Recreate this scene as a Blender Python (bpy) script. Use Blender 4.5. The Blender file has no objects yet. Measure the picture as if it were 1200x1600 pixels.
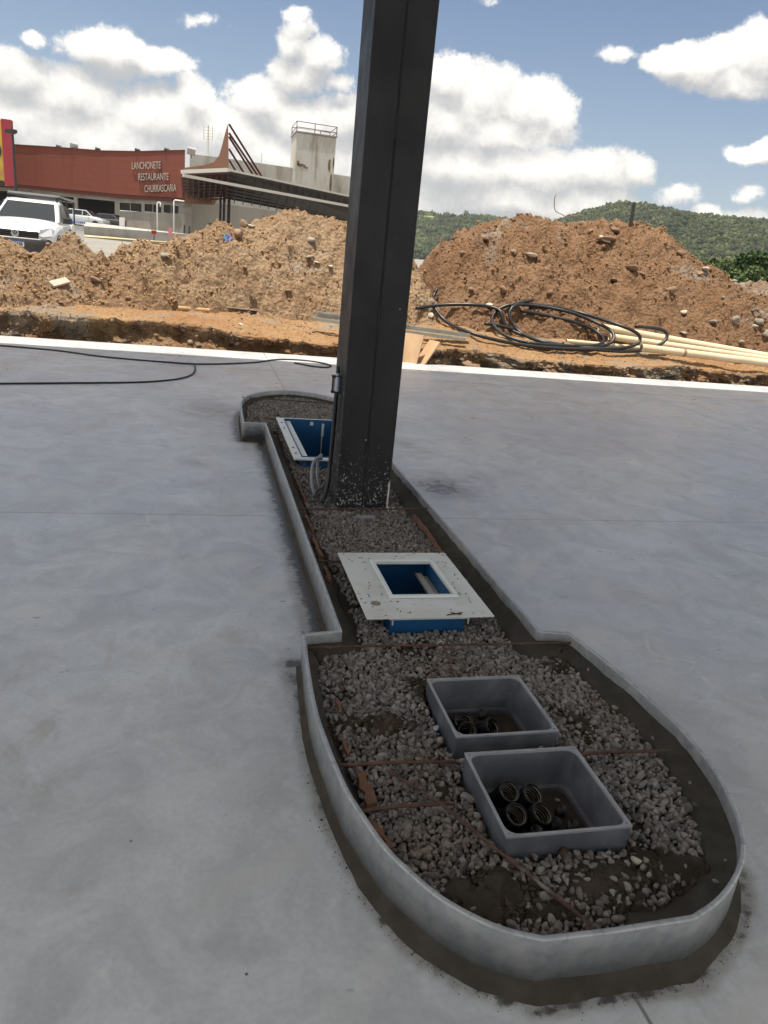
import bpy, bmesh, math, random
import numpy as np
from mathutils import Vector, Matrix, Euler
random.seed(7)
rng = np.random.default_rng(11)
S = bpy.context.scene
C = S.collection
# ------------------------------------------------------------------ camera
F, CX, CY, H = 1165.0, 600.0, 800.0, 1.5          # focal length and centre in the photo's pixels, eye height
hs = .101
_n = np.array([-hs, 1.0]); _n /= np.linalg.norm(_n)
_d = (800 - (378 + hs * 288)) * _n[1]
dn = np.array([_n[0] * F / _d, _n[1] * F / _d, 1.0]); dn /= np.linalg.norm(dn); UP = -dn
YV = np.array([(312 - CX) / F, (378 - CY) / F, 1.0]); YV -= UP * (YV @ UP); YV /= np.linalg.norm(YV)
XV = np.cross(YV, UP); XV = -XV if XV[0] < 0 else XV
R = np.stack([XV, YV, UP], 1)                      # camera axes = R @ world
def ray(px, py): return R.T @ np.array([(px - CX) / F, (py - CY) / F, 1.0])
def atz(px, py, z=0.0):
    r = ray(px, py); t = (z - H) / r[2]; return Vector((r[0] * t, r[1] * t, z))
def at(px, py, Y):
    r = ray(px, py); t = Y / r[1]; return Vector((r[0] * t, Y, H + r[2] * t))
cd = bpy.data.cameras.new('camera'); cam = bpy.data.objects.new('camera', cd); C.objects.link(cam)
M3 = Matrix((R[0], -R[1], -R[2])).transposed()
cam.matrix_world = Matrix.Translation((0, 0, H)) @ M3.to_4x4()
cd.sensor_fit = 'VERTICAL'; cd.sensor_height = 36; cd.lens = F / 1600 * 36
cd.clip_start = .05; cd.clip_end = 9000
S.camera = cam
S.render.resolution_x, S.render.resolution_y = 768, 1024
S.view_settings.view_transform = 'Standard'; S.view_settings.look = 'None'
S.view_settings.exposure = 0.66; S.view_settings.gamma = 1
# ------------------------------------------------------------------ sun and sky
SUN_EL, SUN_AZ = math.radians(80), math.radians(250)     # azimuth clockwise from +Y
sd = bpy.data.lights.new('sun', 'SUN'); sd.energy = 4.6; sd.angle = math.radians(.53); sd.color = (1, .915, .77)
sun = bpy.data.objects.new('sun', sd); C.objects.link(sun)
sdir = Vector((math.sin(SUN_AZ) * math.cos(SUN_EL), math.cos(SUN_AZ) * math.cos(SUN_EL), math.sin(SUN_EL)))
sun.rotation_euler = (-sdir).to_track_quat('-Z', 'Y').to_euler(); sun.location = (0, 0, 40)

class NT:
    """small node-tree helper"""
    def __init__(s, tree): s.t = tree; s.n = tree.nodes; s.l = tree.links
    def set(s, sock, v):
        if isinstance(v, bpy.types.NodeSocket): s.l.new(v, sock)
        elif v is not None:
            if hasattr(sock, 'default_value'):
                dv = sock.default_value
                if hasattr(dv, '__len__') and not hasattr(v, '__len__'): v = (v,) * len(dv)
                if hasattr(dv, '__len__') and len(dv) == 4 and len(v) == 3: v = (*v, 1)
                sock.default_value = v
    def m(s, op, a=None, b=None, c=None, clamp=False):
        n = s.n.new('ShaderNodeMath'); n.operation = op; n.use_clamp = clamp
        for i, v in enumerate((a, b, c)): s.set(n.inputs[i], v)
        return n.outputs[0]
    def v(s, op, a=None, b=None, sc=None):
        n = s.n.new('ShaderNodeVectorMath'); n.operation = op
        s.set(n.inputs[0], a)
        if b is not None: s.set(n.inputs[1], b)
        if sc is not None: s.set(n.inputs['Scale'], sc)
        return n.outputs['Value'] if op in ('LENGTH', 'DOT_PRODUCT', 'DISTANCE') else n.outputs[0]
    def noise(s, vec, scale, detail=4, rough=.55, dist=0, color=False):
        n = s.n.new('ShaderNodeTexNoise'); s.set(n.inputs['Vector'], vec)
        n.inputs['Scale'].default_value = scale; n.inputs['Detail'].default_value = detail
        n.inputs['Roughness'].default_value = rough; n.inputs['Distortion'].default_value = dist
        return n.outputs['Color' if color else 'Fac']
    def voro(s, vec, scale, feature='F1', out='Distance', rnd=1):
        n = s.n.new('ShaderNodeTexVoronoi'); n.feature = feature; s.set(n.inputs['Vector'], vec)
        n.inputs['Scale'].default_value = scale; n.inputs['Randomness'].default_value = rnd
        return n.outputs[out]
    def ss(s, x, lo, hi, a=0., b=1.):
        n = s.n.new('ShaderNodeMapRange'); n.interpolation_type = 'SMOOTHSTEP'
        s.set(n.inputs[0], x); s.set(n.inputs[1], lo); s.set(n.inputs[2], hi); s.set(n.inputs[3], a); s.set(n.inputs[4], b)
        return n.outputs[0]
    def mix(s, f, a, b, mode='MIX'):
        n = s.n.new('ShaderNodeMix'); n.data_type = 'RGBA'; n.blend_type = mode
        s.set(n.inputs[0], f); s.set(n.inputs[6], a); s.set(n.inputs[7], b); return n.outputs[2]
    def comb(s, x, y, z):
        n = s.n.new('ShaderNodeCombineXYZ'); s.set(n.inputs[0], x); s.set(n.inputs[1], y); s.set(n.inputs[2], z); return n.outputs[0]
    def sep(s, v):
        n = s.n.new('ShaderNodeSeparateXYZ'); s.set(n.inputs[0], v); return n.outputs

W = bpy.data.worlds.new('World'); S.world = W; W.use_nodes = True
w = NT(W.node_tree); w.n.clear()
sky = w.n.new('ShaderNodeTexSky'); sky.sky_type = 'NISHITA'; sky.sun_disc = False
sky.sun_elevation = SUN_EL; sky.sun_rotation = SUN_AZ; sky.altitude = 500; sky.air_density = 1.0; sky.dust_density = 1.5; sky.ozone_density = 1.2
def azel(px, py):
    r = ray(px, py); r = r / np.linalg.norm(r); return math.atan2(r[0], r[1]), math.asin(r[2])
# cumulus clouds: (centre x, y, half width, half height in photo pixels, weight) turned into directions of the sky
BL = [(170, 78, 75, 38, 1), (250, 95, 50, 28, .9), (130, 62, 30, 14, .7), (50, 55, 20, 14, .6), (200, 75, 40, 24, 1), (30, 120, 60, 45, .9), (110, 150, 90, 50, 1), (60, 200, 130, 60, 1.1),
      (300, 160, 38, 38, .95), (250, 190, 100, 55, 1), (180, 230, 150, 60, 1.1), (410, 155, 62, 38, 1), (350, 210, 90, 55, 1), (470, 190, 90, 48, 1.1),
      (540, 195, 60, 48, 1), (420, 255, 150, 60, 1.1), (470, 115, 50, 34, .85), (465, 60, 26, 40, .7), (462, 20, 22, 16, .6), (495, 90, 34, 30, .75), (525, 130, 22, 16, .6), (560, 260, 90, 70, 1),
      (100, 300, 260, 50, 1), (500, 320, 250, 40, 1),
      (745, 155, 72, 56, 1.1), (705, 128, 45, 40, 1), (830, 165, 66, 44, 1.05), (870, 178, 32, 26, .9), (780, 200, 110, 30, .9), (690, 190, 50, 60, 1),
      (720, 262, 90, 50, 1), (830, 265, 100, 44, 1.05), (930, 262, 70, 36, 1), (990, 268, 36, 22, .9), (790, 312, 160, 34, 1), (930, 310, 70, 24, .75),
      (1060, 300, 50, 16, .42), (1110, 335, 26, 16, .62), (1170, 340, 40, 16, .5), (1180, 300, 30, 12, .4),
      (1060, 100, 62, 32, 1.05), (1125, 98, 60, 36, 1.1), (1190, 85, 60, 48, 1.15), (1020, 98, 30, 20, .9), (1160, 130, 60, 26, 1),
      (1175, 236, 38, 18, .95), (1210, 235, 40, 22, 1), (960, 90, 28, 13, .42), (760, 5, 20, 10, .35), (310, 30, 40, 8, .2)]
g = bpy.data.node_groups.new('cloud_density', 'ShaderNodeTree')
g.interface.new_socket('p', in_out='INPUT', socket_type='NodeSocketVector')
g.interface.new_socket('d', in_out='OUTPUT', socket_type='NodeSocketFloat')
q = NT(g); gi = q.n.new('NodeGroupInput'); go = q.n.new('NodeGroupOutput')
P = gi.outputs[0]
wc = q.noise(P, 14, 3, .6, color=True)
P2 = q.v('ADD', P, q.v('SCALE', q.v('SUBTRACT', wc, (.5, .5, .5)), sc=.035))
P2 = q.v('MULTIPLY', P2, (1, 1, 0))
acc = None
for (bx_, by_, ba, bb, bw) in BL:
    u0, v0 = azel(bx_, by_); u1, v1 = azel(bx_ + ba, by_); u2, v2 = azel(bx_, by_ - bb)
    n = q.n.new('ShaderNodeMapping'); n.vector_type = 'TEXTURE'; q.set(n.inputs[0], P2 if acc is None else q.v('ADD', P2, q.m('MULTIPLY', acc, 1e-7)))   # chained so the nodes run one after another
    n.inputs['Location'].default_value = (u0, v0, 0)
    n.inputs['Scale'].default_value = (math.hypot(u1 - u0, v1 - v0) * 1.2, math.hypot(u2 - u0, v2 - v0) * 1.2, 1)
    L = q.v('LENGTH', n.outputs[0])
    dd = q.m('MULTIPLY', q.m('SUBTRACT', 1.0, L), bw)
    acc = dd if acc is None else q.m('SMOOTH_MAX', acc, dd, .12)
acc = q.m('MINIMUM', acc, .8)
n1 = q.noise(P, 20, 8, .76)
tot = q.m('ADD', q.m('ADD', acc, .04), q.m('MULTIPLY', q.m('SUBTRACT', n1, .5), 1.25))
q.l.new(tot, go.inputs[0])
tc = w.n.new('ShaderNodeTexCoord')
x, y, z = w.sep(w.v('NORMALIZE', tc.outputs['Generated']))[:3]
az = w.m('ARCTAN2', x, y); el = w.m('ARCSINE', z)
def dens(du, dv):
    n = w.n.new('ShaderNodeGroup'); n.node_tree = g
    w.set(n.inputs[0], w.comb(w.m('ADD', az, du) if du else az, w.m('ADD', el, dv) if dv else el, 0.)); return n.outputs[0]
d0 = dens(0, 0); d1 = dens(-.004, w.m('MULTIPLY_ADD', d0, 1e-7, .022))
alpha = w.ss(d0, .02, .28)
rel = w.m('ADD', w.m('SUBTRACT', d0, d1), w.m('MULTIPLY', w.m('SUBTRACT', w.noise(w.comb(az, w.m('MULTIPLY', el, 1.8), 0.), 5.5, 2, .5), .5), 1.5))
lit = w.ss(rel, -.60, .80)
ccol = w.mix(lit, (3.0, 3.0, 3.05), (7.2, 6.9, 6.35))
thin = w.ss(d0, .1, .6)
skyc = w.mix(1.0, sky.outputs[0], (.54, .57, .60), 'MULTIPLY')
hz = w.ss(el, .02, .32)
skyc = w.mix(hz, w.mix(.25, skyc, (4.0, 4.3, 4.6)), skyc)
# broken cloud added over the unseen sky, kept bright to whiten the fill light
beh = w.m('MAXIMUM', w.ss(w.m('ABSOLUTE', w.m('SUBTRACT', az, .2)), .75, 1.1), w.ss(el, .45, .8))
gen = w.ss(w.noise(tc.outputs['Generated'], 2.2, 4, .6), .40, .56)
alpha = w.m('MAXIMUM', alpha, w.m('MULTIPLY', beh, gen)); ccol = w.mix(beh, ccol, (8.0, 7.6, 7.0))
col = w.mix(w.m('MULTIPLY', alpha, w.m('MAXIMUM', beh, w.ss(d0, -.1, .5, .55, 1.0))), skyc, ccol)
bg = w.n.new('ShaderNodeBackground'); bg.inputs[1].default_value = .115; w.set(bg.inputs[0], col)
wo = w.n.new('ShaderNodeOutputWorld'); w.l.new(bg.outputs[0], wo.inputs[0])
W.cycles.sampling_method = 'MANUAL'; W.cycles.sample_map_resolution = 512
# ------------------------------------------------------------------ numpy noise
_T = rng.random(4096)
def vnoise(p):
    i = np.floor(p).astype(np.int64); f = p - i; f = f * f * (3 - 2 * f); out = 0
    for dx in (0, 1):
        for dy in (0, 1):
            for dz in (0, 1):
                h = ((i[:, 0] + dx) * 73856093 ^ (i[:, 1] + dy) * 19349663 ^ (i[:, 2] + dz) * 83492791) & 4095
                wt = (f[:, 0] if dx else 1 - f[:, 0]) * (f[:, 1] if dy else 1 - f[:, 1]) * (f[:, 2] if dz else 1 - f[:, 2])
                out = out + wt * _T[h]
    return out
def fbm(p, sc, oc=5, gain=.5):
    p = np.asarray(p, float) * sc; a = 1; s_ = 0; t = 0
    for o in range(oc):
        s_ = s_ + a * vnoise(p + o * 17.3); t += a; a *= gain; p = p * 2.03
    return s_ / t
def P3(X, Y, Z=0.): return np.stack([np.ravel(X), np.ravel(Y), np.ravel(np.broadcast_to(Z, np.shape(X)))], 1)
# ------------------------------------------------------------------ object helpers
def tag(o, label=None, cat=None, group=None, kind=None):
    if label: o['label'] = label
    if cat: o['category'] = cat
    if group: o['group'] = group
    if kind: o['kind'] = kind
    return o
def empty(name, loc, label, cat, group=None, rz=0):
    o = bpy.data.objects.new(name, None); C.objects.link(o); o.location = loc; o.rotation_euler = (0, 0, rz); o.empty_display_size = .1
    return tag(o, label, cat, group)
def link(name, me, mat, parent=None, smooth=False):
    o = bpy.data.objects.new(name, me); C.objects.link(o)
    for mm in (mat if isinstance(mat, (list, tuple)) else [mat]): me.materials.append(mm)
    if smooth: me.polygons.foreach_set('use_smooth', [True] * len(me.polygons))
    if parent:
        o.parent = parent
    return o
class MB:
    def __init__(s): s.v = []; s.f = []; s.mi = []; s.k = 0
    def add(s, vs, fs):
        b = len(s.v); s.v += [tuple(p) for p in vs]; s.f += [tuple(b + i for i in f) for f in fs]; s.mi += [s.k] * len(fs); return s
    def box(s, c, d, rz=0, rot=None):
        hx, hy, hz_ = d[0] / 2, d[1] / 2, d[2] / 2
        M = rot if rot is not None else Euler((0, 0, rz)).to_matrix()
        vs = [Vector(c) + M @ Vector((sx * hx, sy * hy, sz * hz_)) for sx in (-1, 1) for sy in (-1, 1) for sz in (-1, 1)]
        return s.add(vs, [(0, 1, 3, 2), (4, 6, 7, 5), (0, 4, 5, 1), (2, 3, 7, 6), (0, 2, 6, 4), (1, 5, 7, 3)])
    def b2(s, a, b):
        return s.box([(a[i] + b[i]) / 2 for i in range(3)], [abs(b[i] - a[i]) for i in range(3)])
    def beam(s, a, b, wd, ht):
        a = Vector(a); b = Vector(b); d = b - a; L = d.length; d.normalize()
        x_ = d.cross(Vector((0, 0, 1)));
        if x_.length < 1e-3: x_ = Vector((1, 0, 0))
        x_.normalize(); z_ = x_.cross(d)
        return s.box((a + b) / 2, (wd, L, ht), rot=Matrix((x_, d, z_)).transposed())
    def tube(s, path, r, n=8, cap=True, closed=False):
        path = [Vector(p) for p in path]; N = len(path); vs = []; fs = []
        prev = None
        for i, p in enumerate(path):
            t = (path[min(i + 1, N - 1)] - path[max(i - 1, 0)])
            if closed: t = path[(i + 1) % N] - path[i - 1]
            t.normalize()
            if prev is None:
                u = t.cross(Vector((0, 0, 1)));
                if u.length < .05: u = t.cross(Vector((1, 0, 0)))
            else: u = prev - t * prev.dot(t)
            u.normalize(); prev = u; v_ = t.cross(u)
            rr = r[i] if hasattr(r, '__len__') else r
            for k in range(n):
                a = 2 * math.pi * k / n; vs.append(p + (u * math.cos(a) + v_ * math.sin(a)) * rr)
        for i in range(N if closed else N - 1):
            j = (i + 1) % N
            for k in range(n): fs.append((i * n + k, i * n + (k + 1) % n, j * n + (k + 1) % n, j * n + k))
        if cap and not closed: fs += [tuple(range(n))[::-1], tuple((N - 1) * n + k for k in range(n))]
        return s.add(vs, fs)
    def lathe(s, c, prof, n=24, axis=None):
        """prof: (radius, height) along axis from c"""
        ax = Vector(axis or (0, 0, 1)).normalized(); u = ax.cross(Vector((0, 0, 1)))
        if u.length < .05: u = Vector((1, 0, 0))
        u.normalize(); v_ = ax.cross(u); vs = []; fs = []
        for (r, h) in prof:
            for k in range(n):
                a = 2 * math.pi * k / n; vs.append(Vector(c) + ax * h + (u * math.cos(a) + v_ * math.sin(a)) * r)
        for i in range(len(prof) - 1):
            for k in range(n): fs.append((i * n + k, i * n + (k + 1) % n, (i + 1) * n + (k + 1) % n, (i + 1) * n + k))
        fs += [tuple(range(n))[::-1], tuple((len(prof) - 1) * n + k for k in range(n))]
        return s.add(vs, fs)
    def prism(s, pts, off):
        """polygon pts (3D) extruded by vector off"""
        n = len(pts); off = Vector(off); vs = [Vector(p) for p in pts] + [Vector(p) + off for p in pts]
        return s.add(vs, [tuple(range(n))[::-1], tuple(range(n, 2 * n))] + [(i, (i + 1) % n, n + (i + 1) % n, n + i) for i in range(n)])
    def build(s, name, mat, parent=None, smooth=False, bevel=0, seg=2):
        me = bpy.data.meshes.new(name); o3 = parent.matrix_basis.inverted() if parent and not s.__dict__.get('local') else None
        vs = [o3 @ Vector(p) for p in s.v] if o3 else s.v
        me.from_pydata(vs, [], s.f); me.validate(); me.update()
        bm = bmesh.new(); bm.from_mesh(me); bmesh.ops.recalc_face_normals(bm, faces=bm.faces); bm.to_mesh(me); bm.free()
        if any(s.mi) and len(s.mi) == len(me.polygons): me.polygons.foreach_set('material_index', s.mi)
        o = link(name, me, mat, parent, smooth)
        if bevel:
            b = o.modifiers.new('bevel', 'BEVEL'); b.width = bevel; b.segments = seg; b.limit_method = 'ANGLE'; b.angle_limit = math.radians(40)
            if smooth: me.set_sharp_from_angle(angle=math.radians(35)) if hasattr(me, 'set_sharp_from_angle') else None
        return o
def LB(): m_ = MB(); m_.local = True; return m_
def mesh_np(name, V, Fc, mat, parent=None, smooth=False):
    me = bpy.data.meshes.new(name); k = Fc.shape[1]
    me.vertices.add(len(V)); me.vertices.foreach_set('co', np.ascontiguousarray(V, dtype=np.float32).ravel())
    me.loops.add(Fc.size); me.loops.foreach_set('vertex_index', Fc.astype(np.int32).ravel())
    me.polygons.add(len(Fc)); me.polygons.foreach_set('loop_start', np.arange(0, Fc.size, k, dtype=np.int32))
    me.update(calc_edges=True); me.validate()
    return link(name, me, mat, parent, smooth)
def grid_faces(nx, ny):
    i = np.arange(nx * ny).reshape(ny, nx)
    return np.stack([i[:-1, :-1], i[:-1, 1:], i[1:, 1:], i[1:, :-1]], -1).reshape(-1, 4)
def ico(sub):
    bm = bmesh.new(); bmesh.ops.create_icosphere(bm, subdivisions=sub, radius=1); bm.verts.ensure_lookup_table()
    V = np.array([v.co[:] for v in bm.verts]); Fc = np.array([[v.index for v in f.verts] for f in bm.faces]); bm.free(); return V, Fc
def stones(sub, n, rough=.25, cuts=4):
    """n angular stone shapes: a ball cut flat by random planes"""
    V, Fc = ico(sub); out = []
    for i in range(n):
        v = V * (1 + (rng.random((len(V), 1)) - .5) * rough)
        for k in range(cuts):
            nn = rng.normal(size=3); nn /= np.linalg.norm(nn); dd = rng.uniform(.45, .8)
            h = v @ nn - dd; v = v - np.outer(np.maximum(h, 0), nn) * .93
        v = v * rng.uniform([.8, .6, .45], [1.25, 1., .8]); out.append(v)
    return out, Fc
def rotm(n, tilt=1.0):
    q_ = rng.normal(size=(n, 4)) * np.array([1, tilt, tilt, 1]); q_ /= np.linalg.norm(q_, axis=1)[:, None]
    a, b, c, d = q_.T
    return np.stack([1-2*(c*c+d*d), 2*(b*c-a*d), 2*(b*d+a*c), 2*(b*c+a*d), 1-2*(b*b+d*d), 2*(c*d-a*b), 2*(b*d-a*c), 2*(c*d+a*b), 1-2*(b*b+c*c)], 1).reshape(n, 3, 3)
def scatter(name, pos, size, shapes, Fc, mat, tilt=1.0, smooth=False, sc3=None):
    n = len(pos); k = rng.integers(0, len(shapes), n); B = np.stack(shapes)[k]
    if sc3 is not None: B = B * sc3[:, None, :]
    V = np.einsum('nij,nvj->nvi', rotm(n, tilt), B) * np.reshape(size, (-1, 1, 1)) + pos[:, None, :]
    nv = B.shape[1]; FF = (Fc[None] + (np.arange(n) * nv)[:, None, None]).reshape(-1, Fc.shape[1])
    return mesh_np(name, V.reshape(-1, 3), FF, mat, smooth=smooth)
def ts(o): return o
# ------------------------------------------------------------------ materials
def pmat(name, base=(.5, .5, .5), rough=.6, metal=0., c2=None, sc=3., fac=(.35, .65), bump=0., bsc=30., spec=.5, c3=None, sc3=1., f3=(.55, .7), detail=5, island=0., coord='world', coat=0.):
    m = bpy.data.materials.new(name); m.use_nodes = True; t = NT(m.node_tree); b = t.n['Principled BSDF']
    if coord == 'world': co = t.n.new('ShaderNodeNewGeometry').outputs['Position']
    else: co = t.n.new('ShaderNodeTexCoord').outputs['Object']
    c = base
    if c2: c = t.mix(t.ss(t.noise(co, sc, detail), *fac), base, c2)
    if c3: c = t.mix(t.ss(t.noise(co, sc3, 6, .6), *f3), c, c3)
    if island:
        r = t.n.new('ShaderNodeNewGeometry').outputs['Random Per Island']
        c = t.mix(1., c, t.mix(r, (1 - island,) * 3, (1 + island,) * 3), 'MULTIPLY')
    t.set(b.inputs['Base Color'], c); b.inputs['Roughness'].default_value = rough; b.inputs['Metallic'].default_value = metal
    b.inputs['Specular IOR Level'].default_value = spec; b.inputs['Coat Weight'].default_value = coat
    if bump:
        bn = t.n.new('ShaderNodeBump'); bn.inputs['Strength'].default_value = min(1, bump); bn.inputs['Distance'].default_value = .02 * bump * 10 / bsc * 3
        t.set(bn.inputs['Height'], t.noise(co, bsc, 5)); t.l.new(bn.outputs[0], b.inputs['Normal'])
    return m
def slab_mat():
    m = bpy.data.materials.new('polished_concrete'); m.use_nodes = True; t = NT(m.node_tree); b = t.n['Principled BSDF']
    co = t.n.new('ShaderNodeNewGeometry').outputs['Position']
    c = t.mix(t.ss(t.noise(co, .55, 5, .6, .6), .3, .7), (.53, .555, .60), (.65, .67, .69))
    c = t.mix(t.ss(t.noise(co, 3.2, 8, .65, 1.2), .35, .7, 0, .75), c, (.40, .415, .44))
    c = t.mix(t.ss(t.noise(co, 1.5, 6, .7, 1.5), .56, .72, 0, .5), c, (.36, .325, .27))           # rusty brown water marks
    c = t.mix(t.ss(t.noise(t.v('MULTIPLY', co, (1.4, .35, 1)), 2.4, 7, .7, 2.), .6, .68, 0, .3), c, (.58, .58, .58))
    c = t.mix(t.ss(t.noise(co, 60, 3, .6), .3, .75, 0, .16), c, (.2, .2, .2))
    c = t.mix(t.ss(t.noise(co, 11, 6, .7, .8), .35, .75, 0, .22), c, (.30, .30, .31))
    c = t.mix(t.ss(t.noise(t.v('MULTIPLY', co, (1, .22, 1)), 5.5, 6, .7, .6), .60, .72, 0, .30), c, (.30, .29, .275))       # tyre and drag marks
    c = t.mix(t.ss(t.noise(t.v('ADD', co, (9, 4, 0)), 2.1, 7, .72, 1.2), .60, .70, 0, .45), c, (.74, .74, .72))           # cement dust
    # trowel arcs
    wv = t.n.new('ShaderNodeTexWave'); wv.wave_type = 'RINGS'; wv.rings_direction = 'Z'; wv.inputs['Scale'].default_value = .9; wv.inputs['Distortion'].default_value = 6; wv.inputs['Detail'].default_value = 5
    t.set(wv.inputs['Vector'], t.v('SUBTRACT', co, (-1.4, 5.2, 0)))
    msk = t.ss(t.noise(co, .9, 2), .45, .62, 0, .5)
    c = t.mix(t.m('MULTIPLY', t.ss(wv.outputs['Fac'], .75, 1.), msk), c, (.55, .55, .55))
    # small dark specks
    sp = t.voro(co, 9, 'F1'); gate = t.ss(t.noise(co, 1.1, 3), .52, .6)
    c = t.mix(t.m('MULTIPLY', t.ss(sp, .05, .025), gate), c, (.07, .06, .05))
    sp = t.voro(t.v('MULTIPLY', co, (1, 2.3, 1)), 2.2, 'F1')
    c = t.mix(t.m('MULTIPLY', t.ss(sp, .045, .02), .7), c, (.1, .09, .08))
    # scratches
    sc_ = t.voro(t.v('MULTIPLY', t.v('ADD', co, t.v('SCALE', t.noise(co, 1.5, 2, color=True), sc=.5)), (.5, 2.6, 1)), .9, 'DISTANCE_TO_EDGE')
    c = t.mix(t.m('MULTIPLY', t.ss(sc_, .006, .001), t.ss(t.noise(co, 1.7, 2), .55, .62, 0, .55)), c, (.6, .6, .6))
    x, y, _ = t.sep(co)[:3]
    wob = t.m('MULTIPLY', t.m('SUBTRACT', t.noise(co, 9, 3), .5), .006)
    def joint(coord, pos, wd):
        return t.ss(t.m('ABSOLUTE', t.m('SUBTRACT', t.m('ADD', coord, wob), pos)), wd, wd * .3)
    j = joint(y, 4.215, .005)
    for jj in (joint(y, 9.86, .016), joint(x, .97, .007), joint(x, 6.4, .012), joint(x, -4.4, .01), joint(y, -1.4, .006)): j = t.m('MAXIMUM', j, jj)
    c = t.mix(t.m('MULTIPLY', j, t.ss(t.noise(co, 2.2, 3), .2, .6, .35, .9)), c, (.1, .095, .09))
    # wet mortar stains beside the island
    at_ = t.n.new('ShaderNodeAttribute'); at_.attribute_name = 'wet'
    nn = t.noise(co, 16, 7, .72)
    st = t.ss(t.m('ADD', at_.outputs['Fac'], t.m('MULTIPLY', t.m('SUBTRACT', nn, .5), 1.15)), .42, .66)
    st2 = t.ss(t.m('ADD', at_.outputs['Fac'], t.m('MULTIPLY', t.m('SUBTRACT', t.noise(co, 5, 5, .6), .5), .9)), .1, .5, 0, .55)
    c = t.mix(st2, c, (.19, .175, .15))
    c = t.mix(t.m('MULTIPLY', st, .93), c, (.05, .045, .038))
    t.set(b.inputs['Base Color'], c)
    t.set(b.inputs['Roughness'], t.ss(t.noise(co, 1.8, 5), .3, .7, .27, .42))
    b.inputs['Specular IOR Level'].default_value = .8
    bn = t.n.new('ShaderNodeBump'); bn.inputs['Strength'].default_value = .25; bn.inputs['Distance'].default_value = .004
    t.set(bn.inputs['Height'], t.m('SUBTRACT', t.m('ADD', t.noise(co, 2.5, 4), t.m('MULTIPLY', t.noise(co, 90, 3), .12)), t.m('MULTIPLY', j, 1.5))); t.l.new(bn.outputs[0], b.inputs['Normal'])
    return m
def earth_mat(name, ca, cb, cc, grey=(.33, .31, .28), gf=(.6, .7)):
    m = bpy.data.materials.new(name); m.use_nodes = True; t = NT(m.node_tree); b = t.n['Principled BSDF']
    co = t.n.new('ShaderNodeNewGeometry').outputs['Position']
    c = t.mix(t.ss(t.noise(co, 1.1, 8, .62, .5), .32, .68), ca, cb)
    c = t.mix(t.ss(t.noise(co, .5, 4, .6), .5, .75, 0, .8), c, cc)
    c = t.mix(t.ss(t.noise(co, 14, 6, .7), .4, .7, 0, .45), c, (ca[0] * .5, ca[1] * .45, ca[2] * .4))
    c = t.mix(t.ss(t.noise(t.v('ADD', co, (31, 7, 3)), .8, 5, .65, .6), *gf, 0, .75), c, grey)
    c = t.mix(t.ss(t.voro(co, 20, 'F1'), .2, .1, 0, .5), c, (min(1, cb[0] * 1.25), cb[1] * 1.3, cb[2] * 1.5))
    t.set(b.inputs['Base Color'], c); b.inputs['Roughness'].default_value = .95; b.inputs['Specular IOR Level'].default_value = .15
    bn = t.n.new('ShaderNodeBump'); bn.inputs['Strength'].default_value = 1.; bn.inputs['Distance'].default_value = .10
    t.set(bn.inputs['Height'], t.m('ADD', t.noise(co, 9, 8, .7), t.m('MULTIPLY', t.voro(co, 14, 'F1'), .4))); t.l.new(bn.outputs[0], b.inputs['Normal'])
    return m
def steel_column_mat():
    m = bpy.data.materials.new('grey_painted_steel'); m.use_nodes = True; t = NT(m.node_tree); b = t.n['Principled BSDF']
    co = t.n.new('ShaderNodeNewGeometry').outputs['Position']; x, y, z = t.sep(co)[:3]
    c = t.mix(t.ss(t.noise(t.v('MULTIPLY', co, (1, 1, .3)), 6, 6, .6), .3, .7), (.013, .0125, .0145), (.022, .021, .024))
    h = t.m('SUBTRACT', z, .1)
    # white paint splashes, dense near the foot
    thr = t.ss(h, .0, .5, .46, .10)
    sp = t.voro(t.v('ADD', co, t.v('SCALE', t.noise(co, 90, 3, color=True), sc=.025)), 64, 'F1')
    gate = t.ss(t.noise(co, 22, 3), t.ss(h, .0, .6, .36, .62), .68)
    s1 = t.m('MULTIPLY', t.ss(sp, thr, t.m('MULTIPLY', thr, .7)), gate)
    c = t.mix(t.m('MULTIPLY', s1, .75), c, (.5, .5, .48))
    sp2 = t.voro(co, 7, 'F1'); s2 = t.m('MULTIPLY', t.ss(sp2, .04, .03), t.ss(h, .9, 1.4, 1, 0))
    c = t.mix(s2, c, (.5, .5, .5))
    # run of white paint at the right corner of the foot
    dr = t.m('MULTIPLY', t.ss(t.m('ADD', x, t.m('MULTIPLY', t.noise(co, 40, 3), .014)), 1.144, 1.150), t.m('MULTIPLY', t.ss(h, .15, .11), t.ss(y, 4.24, 4.225)))
    c = t.mix(dr, c, (.6, .6, .58))
    ed = t.m('MULTIPLY', t.ss(t.m('ADD', x, t.m('MULTIPLY', t.noise(co, 30, 5, .7), .02)), .833, .829), t.m('MULTIPLY', t.ss(h, 1.0, .3, 0, .7), t.ss(t.noise(co, 25, 4), .5, .58)))
    c = t.mix(ed, c, (.45, .45, .44))
    t.set(b.inputs['Base Color'], c); t.set(b.inputs['Roughness'], t.ss(t.noise(co, 5, 4), .3, .7, .42, .6)); b.inputs['Specular IOR Level'].default_value = .3
    return m
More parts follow.
